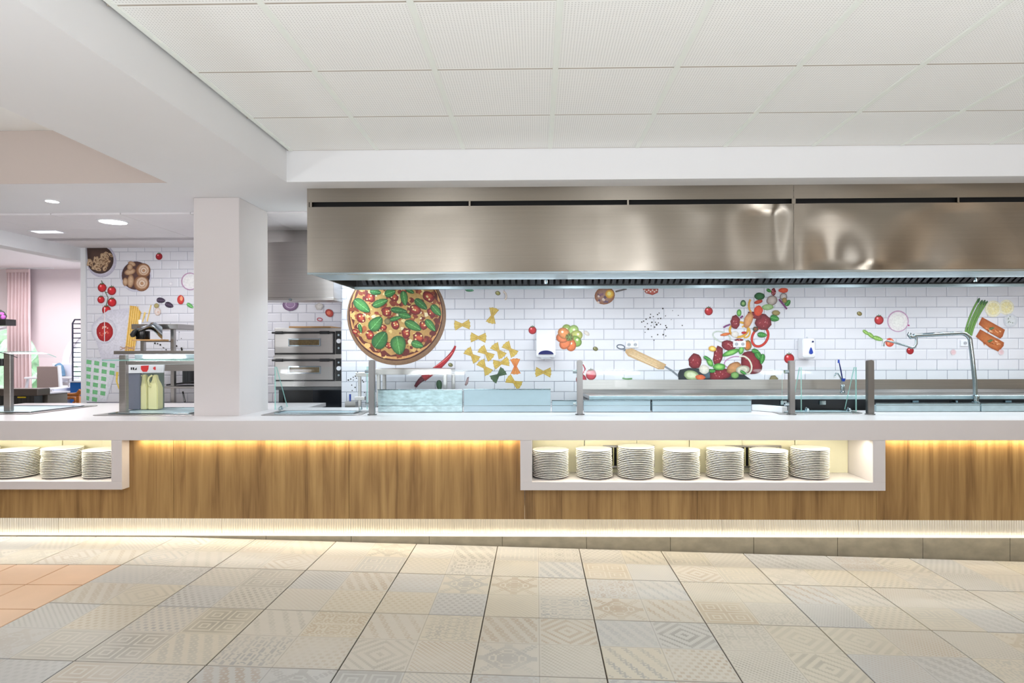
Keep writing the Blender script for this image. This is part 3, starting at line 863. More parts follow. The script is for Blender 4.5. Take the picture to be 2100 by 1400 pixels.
post(1183, 1195, 740, 850, 'steel guard post in the middle, left of the back bench')
post(1617, 1629, 741, 850, 'steel guard post with round clamps left of the glass box')
post(1777, 1791, 740, 852, 'broad steel guard post right of the glass box', knobs=False)
def pane(name, x0, x1, y0, y1, z0, z1, label, cat='glass'):
    o = part(name, MB().box(x0, x1, y0, y1, z0, z1, 0, 1), [GLASS, GEDGE], None, at=((x0 + x1) / 2, (y0 + y1) / 2, z0))
    return tag(o, label, cat)
gz1, gz0 = Z(757.5, GY), Z(831, GY)
for p0, p1, lb in ((768.5, 1183.5, 'low glass guard pane before the frosted panels'), (1195, 1604, 'low glass guard pane before the back bench'), (1791, 2240, 'low glass guard pane before the tall faucet')):
    pane('glass_screen', X(p0, GY, 800), X(p1, GY, 800), GY - .003, GY + .003, gz0, gz1, lb, 'glass pane')

def glass_box(Y, pa, pb, ptop, lab, diag_right, depth=.42):
    x0, x1 = X(pa, Y, 800), X(pb, Y, 800); z0, z1 = TOP + .012, Z(ptop, Y, pa)
    t = thing('glass_guard', lab, 'glass guard', ((x0 + x1) / 2, Y, TOP))
    part('front_pane', MB().box(x0 + .008, x1 - .008, Y, Y + .006, z0, z1, 0, 1), [GLASS, GEDGE], t)
    for xx in (x0, x1 - .008):
        part('side_pane', MB().prism([(Y, z0), (Y, z1), (Y + .03, z1), (Y + depth, z0)], xx, xx + .008, 'x', 0, 1), [GLASS, GEDGE], t)
    for xx in (x0 + .05, x1 - .06):
        part('foot_clamp', MB().tube([(xx, Y - .02, TOP + .008), (xx, Y - .015, TOP + .03), (xx, Y + .012, TOP + .035), (xx, Y + .03, TOP + .012)], .009, 10), CHROME, t, smooth=True)
    return t
glass_box(5.05, 563, 754, 752, 'trapezoid glass guard standing on the left steel well', False, .25)
glass_box(4.86, 1642, 1757, 753, 'small glass guard box between the two right posts', True, .18)

def well(pa, pb, Y0, Y1, label, cut=True):
    x0, x1 = X(pa, Y0, 850), X(pb, Y0, 850)
    t = thing('drop_in_well', label, 'food well', ((x0 + x1) / 2, (Y0 + Y1) / 2, TOP))
    poly = [(x0, Y0), (x1 - (.05 if cut else 0), Y0), (x1, Y0 + .05), (x1, Y1), (x0, Y1)]
    part('rim_plate', MB().prism(poly, TOP + .0003, TOP + .005, 'z'), STEEL, t, bevel=.0015)
    f = MB(); m_ = .07; h = TOP + .012
    f.box(x0 + m_, x1 - m_, Y0 + m_, Y0 + m_ + .02, TOP + .005, h).box(x0 + m_, x1 - m_, Y1 - m_ - .02, Y1 - m_, TOP + .005, h)
    f.box(x0 + m_, x0 + m_ + .02, Y0 + m_ + .02, Y1 - m_ - .02, TOP + .005, h).box(x1 - m_ - .02, x1 - m_, Y0 + m_ + .02, Y1 - m_ - .02, TOP + .005, h)
    part('raised_rim', f, CHROME, t, bevel=.002)
    part('basin', MB().box(x0 + m_ + .02, x1 - m_ - .02, Y0 + m_ + .02, Y1 - m_ - .02, TOP + .005, TOP + .007), LSTEEL, t)
    return t
well(535, 738, 4.70, 5.04, 'steel drop-in well right of the column')
well(1598, 1776, 4.76, 5.04, 'steel drop-in well under the small glass box')
well(190, 396, 4.69, 5.35, 'steel drop-in plate under the milk station', False)
well(-160, 62, 4.80, 5.55, 'steel drop-in plate at the left picture edge', False)

# frosted steel display units behind the panes
def unit(pa, pb, pt, Y, label, depth=.07, ridge=True, m_=FROST):
    x0, x1 = X(pa, Y, 820), X(pb, Y, 820); z1 = Z(pt, Y, (pa + pb) / 2)
    t = thing('display_unit', label, 'display unit', ((x0 + x1) / 2, Y, TOP))
    part('front_sheet', MB().box(x0, x1, Y, Y + .012, TOP + .002, z1 - .006), m_, t, bevel=.002)
    part('body', MB().box(x0 + .004, x1 - .004, Y + .013, Y + depth, TOP + .002, z1 - .02), LSTEEL, t, bevel=.002)
    part('edge_trim', MB().box(x0 - .002, x1 + .002, Y - .004, Y + .02, z1 - .006, z1), CHROME, t, bevel=.001)
    if ridge: part('seam', MB().box(x0, x1, Y - .003, Y, TOP + .05, TOP + .054), CHROME, t)
    return t
unit(775, 948, 798, 4.93, 'mottled frosted steel panel just right of the left post', ridge=True, m_=mat('mottled_steel', (190, 212, 216), .4, .7, noise=((22, 22, 60), .35, 6)))
unit(951, 1129, 797, 4.93, 'smooth pale steel panel right of the mottled one')
unit(1132, 1182, 820, 4.93, 'short low glassy unit left of the middle post', m_=FROST)
unit(1197, 1334, 820, 4.93, 'low pale display unit right of the middle post', m_=FROST)
unit(1338, 1541, 820, 4.93, 'low pale display unit second from the middle post', m_=FROST)
unit(1797, 2010, 826, 4.93, 'long low display unit left of the faucet foot', m_=LSTEEL)
unit(2013, 2230, 826, 4.93, 'low display unit at the right picture edge', m_=LSTEEL)
# angled pass shelf between units
ps = thing('pass_shelf', 'slanted white edged shelf left of the small glass box', 'shelf', (X(1570, 4.95, 840), 4.95, TOP))
xa, xb = X(1545, 5.03, 830), X(1615, 4.86, 846)
part('shelf_board', MB().prism([(X(1543, 5.03, 828), 5.05), (X(1560, 5.03, 828), 5.05), (X(1616, 4.84, 846), 4.85), (X(1604, 4.84, 846), 4.84)], TOP + .002, TOP + .05, 'z'), WPLAS, ps, bevel=.002)

# tall pre-rinse faucet
fY = 5.03
fc = thing('tall_faucet', 'tall chrome swing faucet with a double jointed spout', 'faucet', (X(2001, fY, 820), fY, TOP))
def W3(px, py, Y=fY): x, z = P(px, py, Y); return (x, Y, z)
arc = [W3(2001, 826), W3(1999, 780), W3(1994, 735), W3(1990, 703)]
for k in range(1, 7):
    a = PI / 2 * k / 6
    arc.append(W3(1971 + 19 * math.cos(a), 701 - 18 * math.sin(a)))
arc += [W3(1930, 685), W3(1874, 688)]
part('pipe', MB().tube(arc, .0165, 16), CHROME, fc, smooth=True)
part('elbow', MB().tube([W3(1866, 682), W3(1864, 686), W3(1868, 691), W3(1878, 690)], [.012, .016, .018, .014], 14), CHROME, fc, smooth=True)
part('drop_pipe', MB().tube([W3(1879, 688), W3(1879, 705), W3(1875, 712), W3(1868, 713)], .010, 12), CHROME, fc, smooth=True)
part('spout', MB().tube([W3(1872, 713), W3(1830, 701), W3(1817, 698), W3(1812, 701), W3(1811, 710)], [.008, .008, .008, .009, .010], 12), CHROME, fc, smooth=True)
fx, fz_ = P(2001, 818, fY)
part('base_nut', MB().lathe([(.03, 0), (.03, .02), (.022, .026), (.022, .05), (.027, .052), (.027, .07), (.018, .08)], (fx, fY, fz_ - .045), 20), CHROME, fc, smooth=True)
part('foot', MB().box(fx - .045, fx + .045, fY - .022, fY + .025, TOP + .0003, fz_ - .045), LSTEEL, fc, bevel=.003)

# small bench faucet with blue brush holder
tY = 5.45; tx, tz = P(1728, 803, tY)
tf = thing('bench_faucet', 'small chrome swan neck tap on the back bench', 'faucet', (tx, tY, tz))
def V3(px, py, Y=tY): x, z = P(px, py, Y); return (x, Y, z)
part('tap_body', MB().lathe([(.022, 0), (.024, .012), (.016, .02), (.016, .06), (.02, .065), (.016, .075)], (tx, tY, tz - .012), 18), CHROME, tf, smooth=True)
part('swan_neck', MB().tube([V3(1727, 786), V3(1724, 775), V3(1719, 766), V3(1715, 765), V3(1712, 769), V3(1712, 774)], .007, 10), CHROME, tf, smooth=True)
bh = thing('brush_cup', 'blue brush cup clipped beside the small tap', 'cup', V3(1729, 782))
part('cup', MB().lathe([(.010, -.012), (.017, .014), (.0145, .014), (.008, -.009)], V3(1730, 779, tY - .03), 16), BLUE, bh, smooth=True)
br = thing('dish_brush', 'long handled blue brush standing in the blue cup', 'brush', V3(1729, 780, tY - .03))
part('handle', MB().tube([V3(1728, 779, tY - .03), V3(1724, 757, tY - .03), V3(1720, 739, tY - .03)], [.005, .006, .004], 8), NAVY, br, smooth=True)
part('brush_head', MB().tube([V3(1720, 744, tY - .03), V3(1720, 737, tY - .03)], [.009, .007], 10), BLUE, br, smooth=True)

# paper dispenser, soap dispenser, sockets
dY = AY - .006
x0, x1 = X(1100, 5.70, 700), X(1139, 5.70, 700); za, zc_ = Z(733, 5.70, 1119), Z(675, 5.70, 1119)
pd = thing('paper_dispenser', 'white towel dispenser with a dark blue arched window', 'dispenser', ((x0 + x1) / 2, dY, za))
prf = [(dY, za + .01), (dY, zc_), (dY - .03, zc_), (5.70, zc_ - .07), (5.68, za + .02), (5.69, za)]
part('casing', MB().prism(prf, x0, x1, 'x'), WPLAS, pd, bevel=.006, seg=2)
xm = (x0 + x1) / 2; r_ = (x1 - x0) / 2 * .8
part('window', MB().prism([(xm + r_ * math.cos(PI * k / 16), za + .03 + r_ * .52 * math.sin(PI * k / 16)) for k in range(17)], 5.668, 5.682), NAVY, pd)
part('lip', MB().box(xm - .045, xm + .045, 5.69, 5.73, za - .012, za + .002), mat('grey_plastic', (190, 192, 198), .4), pd, bevel=.002)
x0, x1 = X(1646, 5.74, 710), X(1671, 5.74, 710); za, zc_ = Z(735, 5.74, 1660), Z(693, 5.74, 1660)
sd = thing('soap_dispenser', 'white soap dispenser with a blue drop window', 'dispenser', ((x0 + x1) / 2, dY, za))
part('casing', MB().prism([(dY, za), (dY, zc_), (5.74, zc_ - .006), (5.73, za + .02), (5.75, za)], x0, x1, 'x'), WPLAS, sd, bevel=.006, seg=2)
dx, dz = P(1663, 722, 5.73)
drop = [(dx + .017 * math.cos(a), dz + .018 * math.sin(a)) for a in [PI * (1.0 + k / 10) for k in range(11)]] + [(dx + .006, dz + .035), (dx, dz + .045), (dx - .006, dz + .035)]
part('drop_window', MB().prism(drop, 5.722, 5.735), BLUE, sd)
part('lock', MB().cyl((X(1654, 5.8, 690), 5.79, zc_), (X(1654, 5.8, 690), 5.79, zc_ + .012), .008, n=10), mat('grey_plastic'), sd)
part('badge', MB().cyl((X(1667, 5.73, 702), 5.735, Z(702, 5.73)), (X(1667, 5.73, 702), 5.725, Z(702, 5.73)), .008, n=12), NAVY, sd)
def socket(pa, pb, py0, py1, n, label):
    x0, x1 = X(pa, dY, 705), X(pb, dY, 705); z0, z1 = Z(py1, dY, pa), Z(py0, dY, pa)
    s = thing('wall_socket', label, 'socket', ((x0 + x1) / 2, dY, (z0 + z1) / 2))
    part('plate', MB().box(x0, x1, dY - .012, dY, z0, z1), WPLAS, s, bevel=.003)
    for i in range(n):
        xx = x0 + (x1 - x0) * (i + .5) / n
        o = part('recess', MB().cyl((xx, dY - .0125, (z0 + z1) / 2), (xx, dY - .0145, (z0 + z1) / 2), .017, n=18), mat('grey_plastic'), s)
        for sg in (-1, 1):
            part('hole', MB().cyl((xx + sg * .007, dY - .0145, (z0 + z1) / 2), (xx + sg * .007, dY - .016, (z0 + z1) / 2), .003, n=8), BLACK, o)
socket(1283, 1309, 700, 713, 2, 'white double socket above the pan handle print')
socket(1503, 1529, 699, 712, 2, 'white double socket amid the flying food print')
socket(1969, 1986, 697, 710, 1, 'white single socket beside the faucet pipe')


# ================================================================== PRINTED FOOD ON THE MURAL TILES
class Print:
    """flat printed motif lying on the tile faces; points are given where they stand on the wall"""
    RUN = False; LAST = 0
    def __init__(s, Y): s.Y, s.v, s.f, s.c, s.k = Y, [], [], [], (Print.LAST if Print.RUN else 0)
    def pt(s, px, py):
        x, z = P(px, py, s.Y); return (x, s.Y - .0046 - .00003 * s.k, z)
    def poly(s, pts, col, edge=None, ctr=None):
        """fan from the centre; col inside, edge colour at the outline"""
        s.k += 1; edge = edge or col
        cx = sum(p[0] for p in pts) / len(pts); cy = sum(p[1] for p in pts) / len(pts)
        if ctr: cx, cy = ctr
        n = len(s.v); N = len(pts)
        s.v.append(s.pt(cx, cy))
        s.v += [s.pt(cx + (p[0] - cx) * .62, cy + (p[1] - cy) * .62) for p in pts]
        s.v += [s.pt(*p) for p in pts]
        ci, ce = lin(col), lin(edge)
        cm = tuple(.7 * a + .3 * b for a, b in zip(ci, ce))
        s.c += [ci] + [cm] * N + [ce] * N
        for i in range(N):
            j = (i + 1) % N
            s.f.append((n, n + 1 + i, n + 1 + j)); s.f.append((n + 1 + i, n + 1 + N + i, n + 1 + N + j, n + 1 + j))
        return s
    def disc(s, cx, cy, rx, col, edge=None, ry=None, rot=0, n=20, wob=0, a0=0, a1=360):
        ry = ry or rx; r = math.radians(rot); pts = []
        for i in range(n):
            a = math.radians(a0 + (a1 - a0) * i / (n if a1 - a0 == 360 else n - 1))
            k = 1 + (random.uniform(-wob, wob) if wob else 0)
            x, y = rx * k * math.cos(a), ry * k * math.sin(a)
            pts.append((cx + x * math.cos(r) - y * math.sin(r), cy + x * math.sin(r) + y * math.cos(r)))
        return s.poly(pts, col, edge)
    def line(s, pts, w_, col, edge=None, w1=None):
        s.k += 1; n = len(s.v); N = len(pts); edge = edge or col
        ci, ce = lin(col), lin(edge)
        for i, (x, y) in enumerate(pts):
            xa, ya = pts[max(0, i - 1)]; xb, yb = pts[min(N - 1, i + 1)]
            dx, dy = xb - xa, yb - ya; L = math.hypot(dx, dy) or 1
            ww = w_ if w1 is None else w_ + (w1 - w_) * i / (N - 1)
            nx, ny = -dy / L * ww / 2, dx / L * ww / 2
            s.v += [s.pt(x + nx, y + ny), s.pt(x, y), s.pt(x - nx, y - ny)]; s.c += [ce, ci, ce]
        for i in range(N - 1):
            a = n + 3 * i
            s.f += [(a, a + 3, a + 4, a + 1), (a + 1, a + 4, a + 5, a + 2)]
        return s
    def ring(s, cx, cy, rx, ry, rot, w_, col, edge=None, n=28, a0=0, a1=360):
        r = math.radians(rot); pts = []
        for i in range(n + 1):
            a = math.radians(a0 + (a1 - a0) * i / n)
            x, y = rx * math.cos(a), ry * math.sin(a)
            pts.append((cx + x * math.cos(r) - y * math.sin(r), cy + x * math.sin(r) + y * math.cos(r)))
        return s.line(pts, w_, col, edge)
    def leaf(s, cx, cy, L, W, rot, col=(96, 160, 84), edge=(44, 96, 48)):
        r = math.radians(rot); pts = []
        for i in range(18):
            t = i / 18 * 2 * PI
            x = L * math.cos(t); y = W * math.sin(t) * (1 - .25 * math.cos(t))
            pts.append((cx + x * math.cos(r) - y * math.sin(r), cy + x * math.sin(r) + y * math.cos(r)))
        s.poly(pts, col, edge)
        a = (cx - L * .9 * math.cos(r), cy - L * .9 * math.sin(r)); b = (cx + L * .9 * math.cos(r), cy + L * .9 * math.sin(r))
        s.line([a, b], 1.1, tuple(min(255, c + 45) for c in col))
        for k in (-.4, .0, .4):
            for sg in (-1, 1):
                p0 = (cx + L * k * math.cos(r), cy + L * k * math.sin(r))
                q = r + sg * .9
                p1 = (p0[0] + W * .7 * math.cos(q), p0[1] + W * .7 * math.sin(q))
                s.line([p0, p1], .7, tuple(max(0, c - 25) for c in col))
        return s
    def build(s, name, label=None):
        me = bpy.data.meshes.new(name); Print.LAST = s.k + 2
        o_ = Vector(s.v[0])
        me.from_pydata([tuple(Vector(v) - o_) for v in s.v], [], s.f)
        at_ = me.color_attributes.new('Col', 'FLOAT_COLOR', 'POINT')
        at_.data.foreach_set('color', [c for q in s.c for c in (*q, 1)])
        me.materials.append(PRINT); me.update()
        o = bpy.data.objects.new(name, me); COL.objects.link(o)
        wall = wallA if s.Y == AY else wallB
        o.parent = wall; o.location = o_
        if label: o['label'] = label
        return o
def shade(p, cx, cy, r, k=.9):  # soft printed contact shadow of the photographed food (part of the print)
    return p
def tomato(cx, cy, r, Y=AY, col=(204, 40, 46), sprig=True):
    p = Print(Y)
    p.disc(cx, cy, r, col, (128, 18, 26), n=22)
    p.disc(cx - r * .3, cy - r * .35, r * .34, tuple(min(255, c + 60) for c in col), col, n=10)
    p.disc(cx - r * .33, cy - r * .4, r * .13, (250, 220, 215), n=8)
    if sprig:
        for a in (-150, -95, -40): p.line([(cx, cy - r * .75), (cx + r * .55 * math.cos(math.radians(a)), cy - r * .75 + r * .5 * math.sin(math.radians(a)))], 1.3, (60, 96, 52))
    p.build('printed_tomato')
def bow(cx, cy, rot, L=17, col=(226, 198, 104), dk=(188, 152, 60), Y=AY):
    p = Print(Y); r = math.radians(rot)
    def tr(x, y): return (cx + x * math.cos(r) - y * math.sin(r), cy + x * math.sin(r) + y * math.cos(r))
    for sg in (-1, 1):
        pts = [tr(0, -3)]
        n = 7
        for i in range(n):
            t = -1 + 2 * i / (n - 1)
            pts.append(tr(sg * (L * (1 - .12 * t * t) - (1.2 if i % 2 else 0)), t * L * .62))
        pts.append(tr(0, 3))
        if sg < 0: pts = pts[::-1]
        p.poly(pts, col, dk)
        for t in (-.5, -.15, .25, .55): p.line([tr(sg * 2, t * 2), tr(sg * L * .85, t * L * .5)], 1.0, dk)
    p.disc(cx, cy, 4.2, (206, 170, 84) if col[2] > 90 else dk, dk, ry=3, rot=rot)
    p.build('printed_bow_pasta')
def olive(cx, cy, r=6, Y=AY, col=(132, 128, 80), rot=20):
    Print(Y).disc(cx, cy, r, col, (78, 76, 46), ry=r * .8, rot=rot).disc(cx - r * .3, cy - r * .3, r * .25, (196, 192, 150), n=8).build('printed_olive')
def dots(name, lst, Y=AY):
    p = Print(Y)
    for x, y, r in lst:
        p.disc(x, y, r, (58, 54, 50), (30, 28, 26), n=7); p.k -= 1
    p.k += 1
    p.build(name)

# --- pizza on its board
p = Print(AY)
p.disc(813.5, 647, 101.5, (168, 132, 100), (128, 96, 70), n=64)
for a in range(-60, 240, 9):
    x = 813.5 + 99 * math.cos(math.radians(a)); y = 647 + 99 * math.sin(math.radians(a))
p.disc(812, 643, 96.5, (96, 44, 30), (70, 30, 24), n=60)
p.disc(812, 642, 94.5, (222, 176, 110), (206, 150, 92), n=60, wob=.006)
p.disc(812, 641, 91.5, (110, 48, 34), (96, 40, 30), n=60, wob=.02)
p.disc(811, 640, 87, (202, 164, 96), (182, 136, 78), n=60, wob=.04)
rr = random.Random(5)
for i in range(46):
    a = rr.uniform(0, 6.28); q = 84 + rr.uniform(-3, 8)
    p.disc(811 + q * math.cos(a), 641 + q * math.sin(a), rr.uniform(3, 7), rr.choice([(104, 34, 28), (136, 60, 34), (220, 178, 110)]), n=9, wob=.3); p.k -= .8
p.k += 2
for i in range(60):
    a = rr.uniform(0, 6.28); q = 84 * math.sqrt(rr.random())
    p.disc(811 + q * math.cos(a), 640 + q * math.sin(a), rr.uniform(3, 7), rr.choice([(134, 56, 36), (156, 84, 48), (112, 40, 32)]), n=9, wob=.4); p.k -= .93
p.k += 2
for i in range(150):
    a = rr.uniform(0, 6.28); q = 84 * math.sqrt(rr.random())
    p.disc(811 + q * math.cos(a), 640 + q * math.sin(a), rr.uniform(1.5, 5.5), rr.choice([(232, 202, 128), (240, 216, 150), (206, 152, 84), (150, 62, 42), (122, 38, 34), (238, 222, 178), (172, 92, 54)]), n=8, wob=.35); p.k -= .93
p.k += 2
C2 = lambda x, y: (540 + x / 4.667, 560 + y / 4.667)
for x, y, r in ((1020, 235, 52), (1250, 230, 48), (1580, 225, 62), (935, 430, 52), (1180, 372, 52), (1455, 350, 60), (1610, 372, 48), (1265, 492, 50), (1020, 592, 48), (1365, 575, 52), (1485, 622, 60), (1200, 690, 38), (1532, 500, 46), (1150, 520, 36), (1340, 160, 40), (880, 560, 30)):
    cx, cy = C2(x, y); r /= 4.667
    p.disc(cx, cy, r, (156, 40, 36), (96, 22, 24), ry=r * .8, rot=rr.uniform(0, 90), wob=.12, n=14)
    p.disc(cx + r * .1, cy - r * .1, r * .62, (206, 96, 62), (150, 46, 38), ry=r * .42, rot=rr.uniform(0, 90), wob=.15, n=12)
    for k in range(3): p.disc(cx + rr.uniform(-.5, .5) * r, cy + rr.uniform(-.5, .5) * r, r * .16, (244, 214, 150), n=6); p.k -= .8
for x, y, L, W, ro in ((1075, 180, 55, 30, 10), (1215, 190, 55, 38, -20), (1350, 240, 72, 34, 80), (1510, 297, 75, 36, 40), (1655, 355, 68, 36, 48), (945, 312, 95, 50, 38), (1120, 285, 78, 36, -22),
                        (1300, 358, 80, 30, 8), (1355, 405, 62, 34, 15), (1265, 435, 60, 22, -15), (1080, 483, 82, 58, -48), (1435, 503, 88, 42, 28), (1602, 500, 72, 34, 50), (1122, 638, 92, 70, -55),
                        (1295, 690, 92, 72, 80), (1476, 682, 60, 36, 18), (930, 528, 44, 18, 75), (1405, 170, 45, 22, 30)):
    cx, cy = C2(x, y)
    if cy - W / 4.667 < 588: pass
    g = rr.choice([(72, 140, 66), (86, 152, 76), (60, 124, 60)])
    p.leaf(cx, cy, L / 4.667, W / 4.667, ro, g, (30, 78, 38))
olv = C2(1190, 462); p.disc(olv[0], olv[1], 6.5, (150, 132, 88), (92, 82, 52))
p.build('printed_pizza', 'printed pizza with basil leaves on a round board')

# --- chilli, olives, pepper
p = Print(AY)
def bez(a, b, c, n=14): return [((1 - t) ** 2 * a[0] + 2 * t * (1 - t) * b[0] + t * t * c[0], (1 - t) ** 2 * a[1] + 2 * t * (1 - t) * b[1] + t * t * c[1]) for t in [i / n for i in range(n + 1)]]
p.line(bez((934, 709), (925, 738), (868, 775)), 4, (190, 34, 44), (134, 14, 30), w1=15)
p.line(bez((928, 722), (915, 738), (890, 753)), 1.5, (236, 120, 116))
p.line(bez((868, 775), (858, 782), (852, 793)), 12, (120, 30, 50), (80, 20, 34), w1=6)
p.build('printed_chilli')
olive(924, 748, 5); olive(1221, 715, 5.5); olive(1021, 601, 5.5, col=(188, 180, 110)); olive(1762, 643, 5.5, col=(160, 140, 84))
Print(AY).leaf(901, 790, 11, 6, 85, (62, 110, 66), (34, 70, 40)).build('printed_basil')
Print(AY).poly([(953, 789), (958, 774), (962, 772), (960, 786), (956, 791)], (190, 160, 160), (110, 80, 84)).build('printed_garlic')
p = Print(AY)
for a, c in ((250, (150, 176, 84)), (300, (166, 196, 108)), (345, (186, 190, 100)), (30, (140, 176, 82)), (80, (226, 116, 62)), (130, (232, 122, 72)), (180, (230, 124, 76)), (215, (224, 140, 80))):
    cx = 1168 + 14 * math.cos(math.radians(a)); cy = 692 + 15 * math.sin(math.radians(a))
    p.disc(cx, cy, 13.5, tuple(min(255, v + 20) for v in c), tuple(v * .72 for v in c), ry=11, rot=a)
    p.disc(cx + 4 * math.cos(math.radians(a)), cy - 3, 2.6, (250, 240, 214), n=8)
p.disc(1168, 691, 8, (72, 84, 52), (150, 120, 60), wob=.2)
for a in range(0, 360, 60): p.line([(1168, 691), (1168 + 8 * math.cos(math.radians(a)), 691 + 8 * math.sin(math.radians(a)))], 1.6, (120, 150, 84))
p.build('printed_pepper')
Print(AY).disc(1203, 683, 7, (226, 218, 206), (190, 176, 170), ry=4, rot=40).build('printed_garlic')
Print(AY).ring(1033, 606, 5, 8, -15, 4, (240, 230, 222), (190, 170, 150), a0=-80, a1=90).build('printed_onion_ring')
Print(AY).leaf(963, 595, 9, 3, 5, (80, 150, 110)).build('printed_basil')

# --- bow pasta
for cx, cy, ro in ((948, 666, -4), (1010, 647, 104), (981, 692, 2), (968, 728, 46), (997, 724, 42), (1022, 719, 52), (1046, 716, 48), (994, 753, 52), (1028, 744, -14), (1054, 783, 32), (1114, 763, 2)):
    bow(cx, cy, ro)
bow(1057, 751, 88, col=(236, 160, 84), dk=(206, 112, 52))
bow(1022, 769, -40, col=(92, 116, 80), dk=(52, 74, 48))

# --- tomatoes on the big wall
tomato(1092, 677, 8.2); tomato(1453, 638, 8.5); tomato(1618, 735, 10.5); tomato(1802, 656, 9.5, col=(214, 60, 64)); tomato(1866, 719, 7.5, col=(176, 24, 34)); tomato(1212, 768, 11, col=(216, 78, 92)); tomato(1192, 778, 11, col=(206, 60, 84), sprig=False)
p = Print(AY); p.disc(1824, 702, 9, (226, 110, 84), (200, 56, 44)); p.disc(1821, 704, 3.5, (240, 160, 120), (214, 96, 70), n=9); p.disc(1828, 698, 3, (240, 160, 120), n=9); p.build('printed_half_tomato')
Print(AY).line([(1186, 752), (1196, 748), (1200, 756), (1192, 772)], 3, (170, 40, 60)).build('printed_vine')
Print.RUN = True; Print.LAST = 0
# --- spoon of oil and herb bowl at the top
p = Print(AY)
p.disc(1240, 606, 21, (176, 140, 128), (150, 96, 62), ry=18, rot=-15)
for i in range(14): p.disc(1236 + rr.uniform(-11, 11), 610 + rr.uniform(-8, 10), rr.uniform(1.5, 3.5), rr.choice([(110, 88, 110), (226, 206, 196), (150, 110, 130)]), n=7); p.k -= .8
p.k += 1
p.disc(1250, 603, 9, (252, 214, 92), (206, 140, 56)); p.disc(1249, 602, 4, (255, 236, 150))
p.line([(1262, 598), (1285, 592)], 3.5, (120, 112, 110)); p.build('printed_spoon')
p = Print(AY); p.poly([(1318, 592), (1350, 592), (1349, 600), (1338, 605), (1324, 601)], (210, 110, 96), (160, 70, 60))
for i in range(7): p.disc(1322 + 4 * i, 595 + (i % 2) * 3, 1.8, (240, 224, 214), n=6)
p.build('printed_herb_bowl')
# --- peppercorns
C4 = lambda x, y: (1200 + x / 4.667, 560 + y / 4.667)
pc = [(742, 338, 8), (707, 382, 6), (692, 396, 7), (625, 394, 6), (652, 416, 6), (621, 424, 8), (583, 440, 7), (559, 459, 7), (541, 467, 7), (595, 482, 6), (638, 470, 8), (697, 436, 6), (722, 433, 7), (768, 408, 5), (836, 358, 4), (890, 404, 5), (823, 444, 4),
      (572, 513, 6), (602, 535, 9), (630, 503, 5), (683, 492, 10), (720, 490, 6), (700, 476, 6), (664, 516, 7), (770, 502, 7), (778, 520, 8), (764, 540, 6), (928, 500, 6), (573, 566, 5), (693, 588, 7), (636, 608, 6), (746, 588, 8), (771, 600, 6), (658, 641, 6), (630, 535, 4), (672, 470, 6)]
dots('printed_peppercorns', [(*C4(x, y), r / 4.667) for x, y, r in pc])
C2b = [(815, 1022, 8), (838, 1012, 7), (862, 995, 6), (883, 985, 7), (903, 948, 7), (848, 1070, 6), (880, 1092, 7), (852, 1122, 6), (893, 1005, 6), (950, 1025, 7), (970, 1140, 6), (862, 1022, 5), (960, 1040, 7)]
dots('printed_peppercorns', [(*C2(x, y), r / 4.667) for x, y, r in C2b])
# --- pan with wooden handle
p = Print(AY)
p.ring(1273, 711, 8, 4.2, 10, 2.2, (96, 104, 118)); p.disc(1281, 717, 3, (120, 126, 136), n=8)
p.poly([(1283, 716), (1296, 714), (1366, 747), (1361, 757), (1350, 757), (1288, 730), (1282, 722)], (222, 194, 152), (190, 154, 110))
p.line([(1292, 720), (1358, 751)], 1, (202, 168, 124)); p.line([(1290, 725), (1350, 754)], 1, (236, 212, 176))
p.line([(1363, 751), (1378, 760), (1392, 772), (1395, 778)], 3.5, (150, 156, 164), (90, 96, 106))
p.poly([(1390, 766), (1394, 758), (1412, 754), (1450, 756), (1500, 758), (1524, 767), (1540, 778), (1391, 778)], (52, 60, 66), (34, 40, 46))
p.poly([(1440, 758), (1470, 762), (1475, 775), (1442, 776)], (88, 106, 118), (60, 72, 82))
p.build('printed_pan', 'printed frying pan with a pale wooden handle')
# --- food flying out of the pan: (kind, x, y, a, b, rot) in crop coordinates
def meat(x, y, a, b, ro):
    cx, cy = C4(x, y); a /= 4.667; b /= 4.667; p = Print(AY)
    p.disc(cx, cy, a, (146, 44, 54), (92, 20, 30), ry=b, rot=ro, wob=.10, n=16)
    for i in range(9): p.disc(cx + rr.uniform(-.6, .6) * a, cy + rr.uniform(-.5, .5) * b, rr.uniform(.8, 2.4), rr.choice([(186, 92, 98), (204, 140, 138), (112, 26, 36)]), ry=.9, rot=rr.uniform(0, 180), n=7); p.k -= .8
    p.k += 1; p.build('printed_meat')
def veg(name, x, y, a, b, ro, col, edge, inner=None):
    cx, cy = C4(x, y); a /= 4.667; b /= 4.667; p = Print(AY)
    p.disc(cx, cy, a, col, edge, ry=b, rot=ro, n=18, wob=.05)
    if inner: p.disc(cx, cy, a * .62, inner, col, ry=b * .6, rot=ro, n=14)
    p.build(name)
def ringp(name, x, y, a, b, ro, w_, col, edge, a0=0, a1=360):
    cx, cy = C4(x, y); Print(AY).ring(cx, cy, a / 4.667, b / 4.667, ro, w_ / 4.667, col, edge, a0=a0, a1=a1).build(name)
ringp('printed_pepper_ring', 1470, 540, 88, 70, -10, 22, (226, 176, 66), (190, 132, 40))
ringp('printed_pepper_ring', 1530, 560, 45, 55, -10, 16, (232, 186, 80), (196, 140, 40), -120, 120)
ringp('printed_pepper_ring', 1672, 610, 72, 96, 30, 24, (216, 62, 48), (150, 26, 26))
ringp('printed_onion_ring', 1305, 610, 88, 46, 20, 14, (206, 212, 202), (164, 174, 166))
ringp('printed_onion_ring', 1420, 850, 92, 50, -15, 10, (206, 160, 196), (140, 70, 128))
